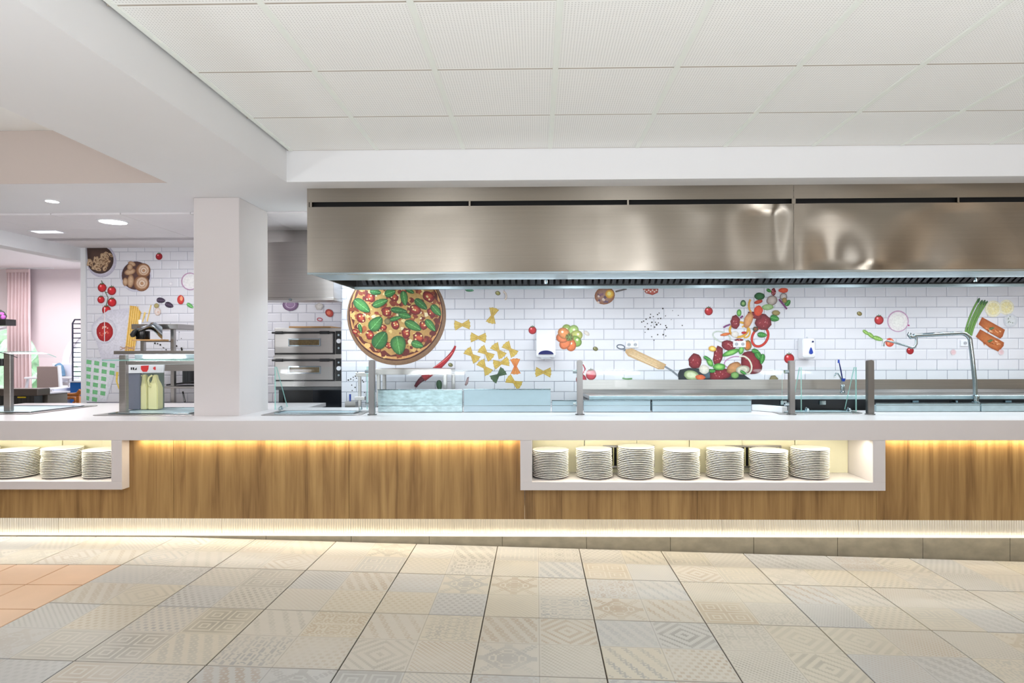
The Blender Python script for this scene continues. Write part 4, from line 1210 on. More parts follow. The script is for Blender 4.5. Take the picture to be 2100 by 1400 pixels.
meat(1590, 860, 118, 92, 55); meat(1050, 840, 72, 66, 80); meat(1270, 790, 46, 98, 8); meat(1435, 465, 44, 68, 5); meat(1702, 470, 76, 78, 40); meat(1620, 405, 70, 30, 20); meat(1290, 968, 104, 56, -8); meat(1375, 690, 72, 48, 10); meat(1800, 180, 24, 36, 0); meat(1470, 640, 40, 14, 0)
ringp('printed_onion_ring', 1520, 880, 66, 90, -25, 16, (230, 228, 210), (190, 186, 166), -100, 100)
veg('printed_mushroom', 1560, 450, 40, 78, 20, (224, 164, 112), (170, 104, 62)); veg('printed_mushroom', 1420, 905, 76, 48, -30, (206, 150, 100), (132, 84, 50)); veg('printed_mushroom', 1505, 925, 66, 44, -10, (226, 222, 204), (150, 144, 126), (196, 190, 172))
veg('printed_mushroom', 1785, 262, 52, 46, -20, (214, 202, 194), (120, 96, 88)); veg('printed_mushroom', 1895, 225, 36, 34, 0, (222, 214, 208), (96, 76, 76)); veg('printed_mushroom', 1432, 585, 36, 32, 0, (232, 226, 220), (200, 190, 180)); veg('printed_cheese', 1136, 920, 50, 44, 10, (234, 228, 216), (196, 190, 176))
veg('printed_courgette', 1015, 975, 74, 46, 8, (206, 214, 172), (120, 140, 90), (218, 224, 190)); veg('printed_courgette', 1745, 326, 56, 28, -5, (178, 206, 148), (120, 160, 96)); veg('printed_courgette', 1510, 290, 28, 32, 0, (84, 136, 84), (30, 74, 40), (170, 204, 130)); veg('printed_courgette', 1430, 975, 40, 32, 0, (146, 190, 110), (54, 100, 50))
veg('printed_broccoli', 1665, 222, 50, 36, 0, (56, 116, 66), (26, 66, 38)); veg('printed_tomato_piece', 1655, 275, 42, 18, -15, (214, 84, 56), (160, 44, 34)); veg('printed_tomato_piece', 1655, 360, 42, 50, 10, (232, 92, 60), (206, 62, 40)); veg('printed_tomato_piece', 1893, 165, 46, 24, 0, (232, 100, 66), (200, 60, 44)); veg('printed_tomato_piece', 1100, 995, 48, 24, 5, (228, 116, 70), (196, 76, 44)); veg('printed_carrot', 1550, 690, 40, 50, 0, (226, 120, 50), (70, 96, 48)); veg('printed_carrot', 1340, 585, 50, 14, -10, (222, 124, 66), (184, 84, 44)); veg('printed_tomato_piece', 1518, 570, 26, 12, 0, (206, 44, 40), (150, 26, 30))
ringp('printed_pepper_ring', 1590, 310, 26, 60, 0, 18, (232, 176, 80), (196, 130, 46), 90, 250)
for x, y, a, b, ro in ((1470, 380, 22, 34, 0), (1490, 735, 24, 44, 10), (1390, 760, 84, 26, 160), (1280, 895, 60, 34, 0), (1190, 850, 26, 50, -30)):
    veg('printed_green_pepper', x, y, a, b, ro, (110, 180, 84), (50, 120, 46), (150, 206, 110))
for x, y, L, W, ro in ((1655, 790, 50, 30, 60), (1690, 820, 50, 26, 100), (1625, 745, 36, 22, 10), (1810, 432, 44, 32, 15), (1690, 590, 46, 26, 5), (1935, 285, 34, 24, -50), (1755, 168, 26, 16, 30), (1165, 815, 40, 16, 30), (1215, 935, 30, 18, 0), (1510, 950, 34, 14, 30)):
    cx, cy = C4(x, y); Print(AY).leaf(cx, cy, L / 4.667, W / 4.667, ro, (72, 150, 66), (28, 92, 40)).build('printed_basil')
veg('printed_corn', 1215, 722, 38, 26, 10, (232, 192, 84), (196, 146, 50), (244, 220, 140)); veg('printed_olive', 1822, 380, 38, 26, 5, (170, 152, 96), (116, 100, 60)); veg('printed_olive', 1626, 536, 26, 26, 0, (96, 80, 50), (52, 40, 30), (150, 70, 50)); veg('printed_olive', 1902, 260, 24, 26, 0, (176, 146, 86), (126, 100, 56))
for pts in ([(1320, 520), (1345, 505), (1385, 490)], [(1850, 250), (1890, 300), (1925, 345)], [(1480, 430), (1505, 410)]):
    Print(AY).line([C4(*q) for q in pts], 3.4, (134, 60, 124), (90, 34, 84)).build('printed_onion_strip')
Print(AY).poly([(1576, 778), (1580, 770), (1588, 769), (1595, 776), (1594, 778)], (146, 134, 100), (110, 100, 74)).build('printed_olive')
Print(AY).line([(1276, 775), (1284, 777), (1296, 776)], 3, (90, 140, 80)).build('printed_parsley')
# --- right end
Print.LAST = 0
p = Print(AY); p.disc(1841, 658.5, 22, (232, 224, 226), (188, 140, 176), n=36); p.disc(1841, 659, 19.8, (238, 236, 230), (234, 226, 228), n=30); p.ring(1841, 659, 13, 13, 0, .6, (222, 212, 216)); p.disc(1863, 667, 1.8, (170, 40, 110), n=8); p.build('printed_half_onion')
p = Print(AY)
for x, y, L, W, ro in ((1776, 682, 9, 3.5, 35), (1786, 688, 9, 4, 40), (1800, 694, 11, 4.5, 18)): p.leaf(x, y, L, W, ro, (150, 190, 96), (96, 144, 56))
p.build('printed_herb_sprig')
p = Print(AY)
for dx, dy in ((0, 0), (6, 4), (12, 4), (17, 6)):
    p.line(bez((2006 + dx * .95, 614 + dy), (1984 + dx * .8, 650 + dy), (1978 + dx * .75, 688)), 4.2, (120, 164, 84), (78, 120, 56))
    p.disc(2006 + dx * .95, 616 + dy, 2.4, (70, 106, 74), ry=6, rot=20, n=8)
p.build('printed_asparagus')
for cx, cy, r in ((2063, 630, 15.5), (2036, 633, 17)):
    p = Print(AY); p.disc(cx, cy, r, (238, 224, 158), (236, 230, 206), n=30); p.ring(cx, cy, r * .82, r * .82, 0, 1.2, (246, 242, 226))
    for k in range(9): a = k * PI * 2 / 9; p.line([(cx, cy), (cx + r * .8 * math.cos(a), cy + r * .8 * math.sin(a))], .8, (246, 240, 212))
    p.build('printed_lemon_slice')
for pts in ([(2013, 650), (2060, 676), (2055, 690), (2050, 694), (2030, 683), (2006, 665)], [(2009, 675), (2058, 702), (2057, 709), (2047, 721), (2028, 712), (2000, 690)]):
    p = Print(AY); p.poly(pts, (196, 116, 66), (160, 80, 42)); cx = sum(q[0] for q in pts) / 6; cy = sum(q[1] for q in pts) / 6
    for i in range(16):
        p.disc(cx + rr.uniform(-20, 20) * .8, cy + rr.uniform(-5, 5) + 0, rr.uniform(1.5, 4), rr.choice([(222, 150, 100), (150, 74, 38), (232, 176, 136), (176, 92, 48)]), ry=1.4, rot=30, n=7); p.k -= .8
    p.k += 1; p.leaf(cx - 3, cy - 3, 6, 2.5, -20, (92, 120, 76), (60, 84, 54)); p.build('printed_salmon')
p = Print(AY); p.disc(2071, 657, 14, (222, 224, 226), (206, 208, 216), n=26)
for i in range(8): p.disc(2071 + rr.uniform(-8, 8), 655 + rr.uniform(-7, 7), 1.4, (150, 160, 150), n=6); p.k -= .8
p.build('printed_saucer')
for x, y in ((1954, 722), (2052, 722)): Print(AY).disc(x, y, 6, (228, 190, 196), (222, 206, 208)).build('printed_radish_slice')

# --- kitchen wall motifs
Print.LAST = 0
C1 = lambda x, y: (x / 3.684, 480 + y / 3.684)
p = Print(BY)
pts = [C1(657, 98)] + [C1(770 + 112 * math.cos(math.radians(a)), 205 + 122 * math.sin(math.radians(a))) for a in range(-52, 180 - 12, 8)]
p.poly([q for q in pts if q[0] >= 178], (214, 210, 222), (186, 182, 200))
p.poly([C1(658, 98)] + [C1(760 + 100 * math.cos(math.radians(a)), 195 + 104 * math.sin(math.radians(a))) for a in range(-66, 168, 9)], (92, 66, 54), (60, 40, 34))
for i in range(40):
    a = rr.uniform(-1.0, 3.05); q = rr.uniform(4, 90); x, y = C1(760 + q * math.cos(a), 190 + q * math.sin(a) * .95)
    ro = rr.uniform(0, 180)
    p.disc(x, y, rr.uniform(5, 9), (220, 194, 160), (168, 132, 98), ry=rr.uniform(2.5, 4.5), rot=ro, n=12, wob=.12); p.disc(x + 1, y + 1, 3, (130, 96, 70), ry=1.6, rot=ro, n=8)
p.build('printed_mushroom_bowl', 'printed bowl of dried mushrooms')
p = Print(BY)
p.disc(279.5, 567, 31.5, (226, 224, 232), (198, 196, 212), n=34)
p.disc(279.5, 565, 29, (96, 66, 62), (72, 48, 48), n=30)
for x, y, r in ((1085, 275, 55), (1072, 372, 60)):
    cx, cy = C1(x, y); r /= 3.684
    p.disc(cx, cy, r, (196, 150, 112), (120, 76, 50), n=24); p.disc(cx + 1, cy - 1, r * .72, (232, 212, 194), (206, 170, 138)); p.ring(cx + 1, cy, r * .45, r * .45, 0, 1.1, (176, 130, 96)); p.disc(cx + 1, cy, r * .2, (206, 160, 120), (150, 100, 70))
for x, y, a, b, ro in ((990, 355, 26, 50, 5), (985, 285, 44, 24, -15), (950, 360, 20, 32, 0), (1000, 225, 30, 18, 20), (985, 250, 22, 26, 0)):
    cx, cy = C1(x, y); p.disc(cx, cy, a / 3.684, (214, 180, 146), (140, 96, 64), ry=b / 3.684, rot=ro)
p.build('printed_mushroom_plate', 'printed plate of brown mushrooms')
tomato(327, 526, 7, BY, (176, 22, 40))
vp = Print(BY); vp.line([C1(770, 350), C1(800, 440), C1(820, 480), C1(800, 560)], 1.6, (96, 110, 84)); vp.line([C1(800, 440), C1(850, 440)], 1.4, (96, 110, 84)); vp.build('printed_vine')
for x, y in ((775, 405), (848, 428), (767, 495), (850, 515), (808, 573)): cx, cy = C1(x, y); tomato(cx, cy, 9 if x != 767 else 7.5, BY, (226, 36, 46))
# board with sauce bowl, spaghetti, cloth
p = Print(BY)
p.poly([C1(820, 575), C1(1010, 555), C1(1000, 700), C1(960, 890), C1(920, 930), C1(770, 945), C1(740, 840), C1(695, 690), C1(740, 640)], (228, 226, 235), (212, 210, 222)); p.build('printed_marble_board')
p = Print(BY); cx, cy = C1(790, 730); p.disc(cx, cy, 26, (246, 245, 250), (204, 202, 214), ry=27, n=30)
p.disc(216, 680, 17, (196, 50, 50), (160, 30, 38), ry=20, n=26, wob=.02)
for i in range(16): p.disc(216 + rr.uniform(-11, 11), 680 + rr.uniform(-13, 13), rr.uniform(.8, 2), rr.choice([(230, 110, 90), (150, 30, 36), (244, 200, 180)]), n=6); p.k -= .8
p.k += 1; p.line([(215.5, 630), (215.5, 660), (215.5, 700)], 1.6, (238, 226, 226)); p.build('printed_sauce_bowl')
p = Print(BY)
p.poly([C1(985, 540), C1(1035, 545), C1(1070, 590), C1(1060, 640), C1(1020, 885), C1(945, 885), C1(965, 760)], (240, 198, 104), (226, 176, 78))
for k in range(9): p.line([C1(988 + k * 8, 545), C1(950 + k * 8.5, 880)], .9, (214, 160, 62) if k % 2 else (252, 222, 150))
p.line([C1(1145, 535), C1(1115, 660)], 2, (240, 206, 120)); p.line([C1(1100, 590), C1(1080, 665)], 4, (244, 210, 120), w1=1.5)
p.line([C1(912, 850), C1(960, 870), C1(1020, 850)], 2, (196, 160, 140)); p.line([C1(912, 875), C1(960, 850), C1(1020, 870)], 1.8, (176, 140, 124)); p.build('printed_spaghetti')
p = Print(BY)
quad = [C1(660, 935), C1(888, 1000), C1(800, 1268), C1(660, 1268)]
p.poly([(178.5, 734), (198, 733), (241, 751), (237, 764), (219, 824), (178.5, 824)], (234, 236, 240), (222, 224, 232))
for i in range(0, 5):
    for j in range(0, 7):
        ox = 179 + i * 16 - j * .9; oy = 737 + j * 14.8 + i * 2.4
        q = [(ox, oy), (ox + 10.2, oy + 1.8), (ox + 9.4, oy + 10.2), (ox - .7, oy + 8.6)]
        q = [(max(178.6, x_), y_) for x_, y_ in q]
        if any(x_ > 240 - max(0, y_ - 764) * .34 or y_ > 823.8 for x_, y_ in q): continue
        p.poly(q, (128, 200, 142), (120, 190, 134)); p.k -= .9
p.build('printed_checked_cloth', 'printed green checked cloth')
p = Print(BY); p.line([C1(890, 1040), C1(885, 1110), C1(905, 1170)], 5, (238, 204, 96), w1=2); p.build('printed_spaghetti')
p = Print(BY); p.disc(390.5, 577, 18, (232, 226, 232), (176, 130, 166), n=30); p.disc(391, 577, 16, (238, 236, 234), (230, 226, 230), n=26); p.build('printed_half_onion')
for x, y, ro in ((1220, 500, 5), (1282, 535, 20)): cx, cy = C1(x, y); Print(BY).leaf(cx, cy, 9, 5.5, ro, (78, 62, 84), (48, 38, 56)).build('printed_purple_basil')
p = Print(BY); p.disc(371.5, 614.5, 7, (226, 76, 66), (188, 40, 44), ry=9.5); p.disc(373, 612, 3, (246, 170, 130), ry=5); p.build('printed_half_tomato')
Print(BY).leaf(*C1(1440, 540), 8, 4, 35, (120, 190, 110), (70, 150, 80)).build('printed_basil')
Print(BY).disc(*C1(1187, 541), 5, (190, 176, 120), (146, 130, 84)).build('printed_olive')
Print(BY).disc(*C1(1195, 585), 6.5, (236, 228, 224), (204, 176, 160), ry=8).disc(*C1(1200, 590), 2.5, (220, 190, 176)).build('printed_mushroom_slice')
Print(BY).disc(*C1(1296, 375), 4, (240, 238, 240), (214, 210, 220)).build('printed_garlic')
dots('printed_peppercorns', [(x / 6.364 + 180, 640 + y / 6.364, r) for x, y, r in ((1200, 260, .9), (1155, 315, 1), (1140, 328, 1.3), (1228, 343, .9), (1145, 376, 1), (1175, 372, .9), (1130, 430, 2.4), (1165, 440, 2), (1120, 460, 1.6), (1230, 470, 2), (1235, 490, 2.2), (1000, 465, 1.2), (955, 425, 2), (885, 405, 2), (920, 410, 1.6), (1030, 490, 1.4), (760, 475, 1.8), (990, 460, 1))], BY)
# behind the oven
p = Print(BY); cx, cy = C2(262, 300); p.disc(cx, cy, 16, (150, 120, 156), (92, 56, 96), ry=13); p.ring(cx, cy, 9, 7, 0, 1, (206, 186, 206)); p.build('printed_onion_slice')
Print(BY).disc(*C2(538, 318), 8, (224, 220, 216), (180, 172, 164), ry=7, wob=.15).build('printed_garlic')
p = Print(BY); p.disc(*C2(635, 382), 9, (206, 74, 56), (150, 34, 34), ry=7.5, rot=40); p.disc(*C2(630, 380), 4, (230, 120, 90), n=9); p.build('printed_half_tomato')
Print(BY).ring(*C2(543, 443), 5, 3, 10, 1.6, (190, 60, 80)).build('printed_onion_ring')

# ================================================================== LEFT COUNTER ITEMS
def wp(px, py, Y): x, z = P(px, py, Y); return (x, Y, z)
# heated guard with glass shelf: post + shelf + lamp
gY2 = 5.0
p0, p1 = X(247, 4.86, 790), X(261, 4.86, 790); zt2 = Z(733, 4.86, 255)
g = thing('heated_guard', 'steel guard with clear glass shelf and lamp over the milk station', 'glass guard', ((p0 + p1) / 2, 4.86, TOP))
part('post', MB().box(p0, p1, 4.84, 4.88, TOP + .014, zt2 + .02), STEEL, g, bevel=.004, seg=2)
part('flange', MB().cyl(((p0 + p1) / 2, 4.86, TOP + .0055), ((p0 + p1) / 2, 4.86, TOP + .014), .04, n=24), STEEL, g, smooth=True)
xe = X(396, 4.8, 745)
part('cross_beam', MB().box(p1 + .001, xe, 4.845, 4.875, Z(747, 4.86, 300), Z(739, 4.86, 300)), STEEL, g, bevel=.003)
part('glass_shelf', MB().prism([(X(209, 4.72, 740), 4.72), (xe + .06, 4.72), (xe + .06, 5.22), (X(240, 5.1, 730) + .02, 5.22)], Z(739.5, 4.72, 300), Z(739.5, 4.72, 300) + .008, 'z', 0, 1), [GLASS, GEDGE], g)
lz = Z(739.5, 4.72, 300)
part('lamp_housing', MB().box(p1 + .02, xe, 4.92, 5.02, lz + .012, lz + .05), LSTEEL, g, bevel=.003)
part('lamp_tube', MB().cyl((p1 + .10, 4.915, lz + .028), (p1 + .42, 4.915, lz + .028), .012, n=12), LAMP, g)
# milk / juice carton display with two cream jugs
mc = thing('carton_dispenser', 'grey printed carton holder with white logo header behind the guard post', 'carton', wp(298, 830, 5.05))
mY = 5.05
part('side_wall', MB().box(X(262, mY, 800), X(287, mY, 800), mY, mY + .03, TOP + .013, Z(764, mY, 280)), GREYP, mc, bevel=.006)
part('back_wall', MB().box(X(264, mY, 800), X(335, mY + .2, 800), mY + .18, mY + .2, TOP + .013, Z(764, mY, 280)), mat('green_carton', (112, 124, 116), .6), mc)
part('right_wall', MB().box(X(335, mY + .2, 800), X(337, mY + .2, 800), mY + .02, mY + .2, TOP + .013, Z(751, mY, 280)), mat('green_carton'), mc)
part('header', MB().prism([(X(261, mY, 757), Z(765, mY, 280)), (X(335, mY, 757), Z(764, mY, 280)), (X(337, mY, 757), Z(748, mY, 280)), (X(261, mY, 757), Z(748, mY, 280))], mY - .004, mY + .012), WPLAS, mc, bevel=.002)
hh = part('red_emblem', MB().prism([wp(*q, mY)[::2] for q in ((290, 750), (306, 749), (305, 757), (302, 762), (294, 762), (290, 757))], mY - .0065, mY - .0045), RED, mc)
part('red_emblem', MB().cyl(wp(318, 755, mY - .0045), wp(318, 755, mY - .0065), .014, n=12), RED, mc)
part('dark_lettering', MB().box(X(269, mY, 757), X(271.5, mY, 757), mY - .006, mY - .0045, Z(758, mY, 280), Z(753, mY, 280)).box(X(273, mY, 757), X(276, mY, 757), mY - .006, mY - .0045, Z(758, mY, 280), Z(753, mY, 280)).prism([wp(277, 758, mY)[::2], wp(281, 758, mY)[::2], wp(281, 753, mY)[::2]], mY - .006, mY - .0045), BLACK, mc)
def jug(px, label):
    Y = 5.10; x, z0 = X(px, Y, 810), TOP + .013
    j = thing('cream_jug', label, 'jug', (x, Y, z0), 'cream plastic jugs in the carton holder')
    z1, z2, z3 = Z(795, Y, px), Z(787, Y, px), Z(768, Y, px)
    h_ = .042
    bd = MB()
    def rect(z, a, b_): return [(x - a, Y - b_, z), (x + a, Y - b_, z), (x + a, Y + b_, z), (x - a, Y + b_, z)]
    vs = rect(z0, h_, .04) + rect(z1, h_, .04) + rect(z2, h_ * .8, .034) + rect((z2 + z3) / 2, h_ * .42, .024) + rect(z3, h_ * .34, .018)
    fs = [(3, 2, 1, 0), (16, 17, 18, 19)]
    for l in range(4):
        for k in range(4): a = l * 4 + k; b_ = l * 4 + (k + 1) % 4; fs.append((a, b_, b_ + 4, a + 4))
    bd.add(vs, fs); part('body', bd, CREAM, j, bevel=.006, smooth=True, seg=2)
    pts = [(x - h_ * .35, Y - .02, z2 + .002)]
    part('handle', MB().tube([(x - .010, Y - .028, z3 - .004), (x - .030, Y - .036, z3 - .02), (x - .034, Y - .042, (z2 + z3) / 2 - .01), (x - .028, Y - .040, z2 - .012), (x - .012, Y - .034, z2 - .02)], .0075, 10), CREAM, j, smooth=True)
    return j
jug(297.5, 'left cream coloured plastic jug in the carton holder'); jug(319, 'right cream coloured plastic jug in the carton holder')

# partial guard at the left picture edge
a0_, a1_ = X(11, 5.0, 790), X(25, 5.0, 790)
g = thing('curved_guard', 'steel guard with curved glass top at the left picture edge', 'glass guard', ((a0_ + a1_) / 2, 5.0, TOP))
part('post', MB().box(a0_, a1_, 4.98, 5.02, TOP + .006, Z(721, 5.0, 18)), STEEL, g, bevel=.004)
pts = [wp(x, y, 5.0) for x, y in ((-60, 721), (12, 720), (35, 722), (52, 726), (67, 732))]
gb = MB(); prof2 = [(q[0], q[2]) for q in pts] + [(q[0], q[2] - .006) for q in pts[::-1]]
part('curved_glass', MB().prism(prof2, 4.85, 5.25, 'y', 1, 0), [GLASS, GEDGE], g)
part('lamp_box', MB().box(X(-80, 5.0), a0_ - .001, 4.97, 5.05, Z(750, 5.0, 10), Z(735, 5.0, 10)), DSTEEL, g, bevel=.003)
part('glass_edge_strip', MB().tube([(q[0], 4.849, q[2] - .003) for q in pts], .003, 6), DSTEEL, g)

# pass gantry behind, with pan and board
rY = 6.0
g = thing('pass_gantry', 'steel gantry frame with flat top rail behind the milk station', 'rack', wp(320, 830, rY)[:2] + (.10,))
part('top_rail', MB().box(X(269, rY, 670), X(365, rY, 670), rY, rY + .3, Z(675, rY, 320), Z(664, rY, 320)), STEEL, g, bevel=.003)
for q in (285, 347):
    part('upright', MB().box(X(q, rY, 700), X(q + 7, rY, 700), rY + .02, rY + .06, .10, Z(675.2, rY, 320)), STEEL, g, bevel=.002)
part('pass_shelf', MB().box(X(240, rY, 725), X(420, rY, 725), rY - .05, rY + .42, Z(726, rY, 320), Z(719, rY, 320)), STEEL, g, bevel=.002)
part('front_fascia', MB().box(X(258, rY, 725), X(420, rY, 725), rY - .06, rY - .051, Z(760, rY, 380), Z(742, rY, 380)), STEEL, g)
part('back_sheet', MB().box(X(338, rY, 725), X(420, rY, 725), rY + .30, rY + .31, Z(790, rY, 380), Z(750, rY, 380)), DSTEEL, g)
part('middle_shelf', MB().box(X(258, rY, 725), X(420, rY, 725), rY - .02, rY + .30, Z(796, rY, 380), Z(792, rY, 380)), STEEL, g, bevel=.002)
wpz = Z(698.5, rY, 320)
part('board_shelf', MB().box(X(286, rY, 700) + .04, X(347, rY, 700) - .005, rY + .015, rY + .065, wpz - .012, wpz - .001), STEEL, g)
wb_ = part('serving_board', MB().box(X(287, rY, 700), X(345, rY, 700), rY - .12, rY + .014, wpz - .001, wpz + .012), BOARD, None, bevel=.003, at=(X(316, rY, 700), rY, wpz)); tag(wb_, 'wooden board lying on the gantry below the dark pot', 'board')
pot = thing('dark_pot', 'dark ribbed metal pot standing on the wooden board', 'pot', (X(301, rY, 690), rY - .06, wpz + .0125))
pr_ = (X(314, rY, 690) - X(289, rY, 690)) / 2
part('pot_body', MB().lathe([(pr_ * .96, 0), (pr_, .006), (pr_, .082), (pr_ * .94, .082), (pr_ * .92, .01)], (X(301, rY, 690), rY - .06, wpz + .0125), 28), mat('dark_polished', (60, 58, 58), .2, 1.0), pot, smooth=True)
sc_ = thing('hanging_ladle_bowl', 'crumpled shiny steel bowl with black grip draped over the gantry rail', 'bowl', wp(312, 676, rY - .1))
bw = MB(); vs = []
nI, nJ = 12, 7
for j in range(nJ):
    for i in range(nI):
        u = i / (nI - 1); v_ = j / (nJ - 1)
        x, y = 281 + 52 * u, 668 + 12 * v_ + 12 * u * u * v_ + 4 * math.sin(u * 7 + v_)
        q = wp(x, y - 4 * math.sin(PI * u), rY - .06 - .10 * math.sin(PI * v_) - .03 * math.sin(PI * u))
        vs.append(q)
bw.add(vs, [(j * nI + i, j * nI + i + 1, (j + 1) * nI + i + 1, (j + 1) * nI + i) for j in range(nJ - 1) for i in range(nI - 1)])
part('bowl_shell', bw, CHROME, sc_, smooth=True)
part('grip', MB().tube([wp(280, 676, rY - .12), wp(276, 680, rY - .12), wp(272, 687, rY - .12), wp(272, 691, rY - .12)], [.012, .022, .026, .014], 10), BLACK, sc_, smooth=True)
ck = thing('white_cup', 'tiny white cup standing on the gantry rail', 'cup', wp(287, 664, rY + .1))
part('cup_body', MB().lathe([(.012, 0), (.014, .04), (.012, .045)], (X(287, rY + .1, 664), rY + .1, Z(664, rY, 320)+.001), 14), WPLAS, ck, smooth=True)
tray = thing('black_tray', 'black oven tray leaning on the gantry shelf', 'tray', wp(370, 790, rY))
part('tray_sheet', MB().prism([wp(337, 791, rY)[::2], wp(398, 783, rY)[::2], wp(398, 781, rY)[::2], wp(337, 788, rY)[::2]], rY + .03, rY + .28), BLACK, tray, bevel=.001)
# little items under the shelf: dark utensils
for q, y0, y1, c_, nm, lb in ((378, 803, 824, BLACK, 'utensil_handle', 'black utensil handle standing under the gantry shelf'),):
    o = part(nm, MB().tube([wp(q + 1, y1, rY), wp(q - 3, y0, rY + .05)], .008, 8), c_, None, at=wp(q, y1, rY)); tag(o, lb, 'utensil')

# ================================================================== FAR ROOM
# pink curtain
cY = 9.35
cb_ = MB(); n = 90; x0, x1 = X(14, cY, 650), X(62, cY, 650); zt3, zb3 = RZ - .01, .35
rows = 10; vs = []
for j in range(rows + 1):
    t = j / rows; z = zt3 + (zb3 - zt3) * t; fl = 1 + .10 * t
    for i in range(n + 1):
        u = i / n
        x = x0 + (x1 - x0) * u * fl
        y = cY + (.012 + .03 * min(1, t * 3)) * math.sin(u * 2 * PI * 7 + .5 * math.sin(t * 3 + u * 9))
        vs.append((x, y, z))
cb_.add(vs, [(j * (n + 1) + i, j * (n + 1) + i + 1, (j + 1) * (n + 1) + i + 1, (j + 1) * (n + 1) + i) for j in range(rows) for i in range(n)])
cu = thing('curtain', 'pleated dusty pink curtain hanging beside the arched window', 'curtain', ((x0 + x1) / 2, cY, zt3))
part('drape', cb_, PINK, cu, smooth=True)
tb_ = MB()
part('heading_tape', MB().box(x0 + .005, x1 - .005, cY - .022, cY - .012, zt3 - .06, zt3 - .01), PINK, cu, bevel=.002)
cr_ = part('curtain_track', MB().box(X(-60, cY), X(110, cY), cY - .012, cY + .012, RZ - .012, RZ - .0005), WPLAS, None, at=(X(40, cY), cY, RZ)); tag(cr_, 'white curtain track on the far room ceiling', 'track')
# hedge outside
hb = MB(); rr2 = random.Random(9)
for i in range(60):
    c = Vector((rr2.uniform(-12.0, -9.6), rr2.uniform(11.5, 12.5), rr2.uniform(.2, 2.3))); r_ = rr2.uniform(.18, .4)
    hb.lathe([(r_ * .5, -r_ * .85), (r_ * .95, -r_ * .3), (r_, .1 * r_), (r_ * .6, .75 * r_), (r_ * .1, r_)], c, 9)
hg = part('garden_hedge', hb, LEAF, None, at=(-9, 11.5, .2)); tag(hg, 'green hedge outside the arched window', 'hedge', kind='stuff')
# planter above window at the left edge
pt_ = thing('hanging_planter', 'black box planter with purple flowers at the left picture edge', 'planter', wp(0, 668, 8.8))
part('box', MB().box(X(-20, 8.8, 660), X(12, 8.8, 660), 8.8, 8.98, Z(667, 8.8, 5), Z(654, 8.8, 5)), BLACK, pt_, bevel=.004)
for q in ((1, 650), (6, 650), (-4, 647), (3, 644)):
    c = wp(q[0], q[1], 8.88)
    part('flower', MB().lathe([(.02, -.03), (.035, 0), (.03, .02), (.01, .03)], c, 9), PURP, pt_, smooth=True)
part('foliage', MB().lathe([(.06, -.02), (.08, .04), (.05, .10), (.01, .13)], wp(0, 653, 8.9), 9), mat('dark_leaf', (60, 70, 60), .7), pt_)
part('hanger', MB().tube([wp(-4, 654, 8.9), wp(-4, 556, 8.9)], .004, 6), BLACK, pt_)
# beige chair
chY = 8.6
chr_ = thing('dining_chair', 'taupe upholstered dining chair seen from behind with white frame side', 'chair', (X(98, chY, 800), chY, .10))
part('backrest', MB().prism([wp(75, 796, chY)[::2], wp(121, 796, chY)[::2], wp(117, 751, chY)[::2], wp(75, 751, chY)[::2]], chY, chY + .04), TAUPE, chr_, bevel=.006)
part('side_frame', MB().prism([wp(122, 822, chY)[::2], wp(126, 822, chY)[::2], wp(120, 749, chY)[::2], wp(117.5, 749, chY)[::2]], chY - .005, chY + .05), WPLAS, chr_, bevel=.003)
part('seat', MB().box(X(76, chY, 810), X(122, chY, 810), chY + .04, chY + .48, .55, .62), TAUPE, chr_, bevel=.01)
for q in (78, 118):
    for dy in (.05, .42): part('leg', MB().box(X(q, chY, 810), X(q, chY, 810) + .035, chY + dy, chY + dy + .035, .10, .55), WPLAS, chr_)
c2_ = thing('blue_chair', 'pale chair with blue fabric back behind the taupe chair', 'chair', (X(125, 8.95, 800), 8.95, .10))
part('backrest', MB().tube([wp(118, 747, 8.95), wp(122, 752, 8.95), wp(125, 762, 8.95), wp(127, 771, 8.95)], [.04, .05, .05, .045], 12), BFAB, c2_, smooth=True)
part('side_shell', MB().box(X(104, 9.0, 760), X(146, 9.0, 760), 9.02, 9.06, Z(786, 9.0, 125), Z(745, 9.0, 125)), PALE, c2_, bevel=.01)
part('seat', MB().box(X(108, 9.0, 760), X(146, 9.0, 760), 8.96, 9.4, Z(790, 9, 125), Z(782, 9, 125)), PALE, c2_, bevel=.01)
for q in (110, 142): part('leg', MB().box(X(q, 9.0, 810), X(q, 9.0, 810) + .03, 9.0, 9.03, .10, Z(790, 9, 125)), PALE, c2_)
tbl = thing('pale_table', 'pale blue-white table partly hidden by the taupe chair', 'table', (X(60, 8.9, 800), 8.9, .10))
part('table_top', MB().box(X(49, 8.8, 776), X(150, 8.8, 776), 8.8, 8.93, Z(777, 8.8, 80), Z(773, 8.8, 80)), PALE, tbl, bevel=.004)
part('leg', MB().prism([wp(55, 777, 8.85)[::2], wp(58, 777, 8.85)[::2], wp(50, 830, 8.85)[::2], wp(46, 830, 8.85)[::2]], 8.84, 8.87), PALE, tbl)
part('leg', MB().box(X(140, 8.85), X(143, 8.85), 8.84, 8.87, .10, Z(777, 8.85, 140)), PALE, tbl)
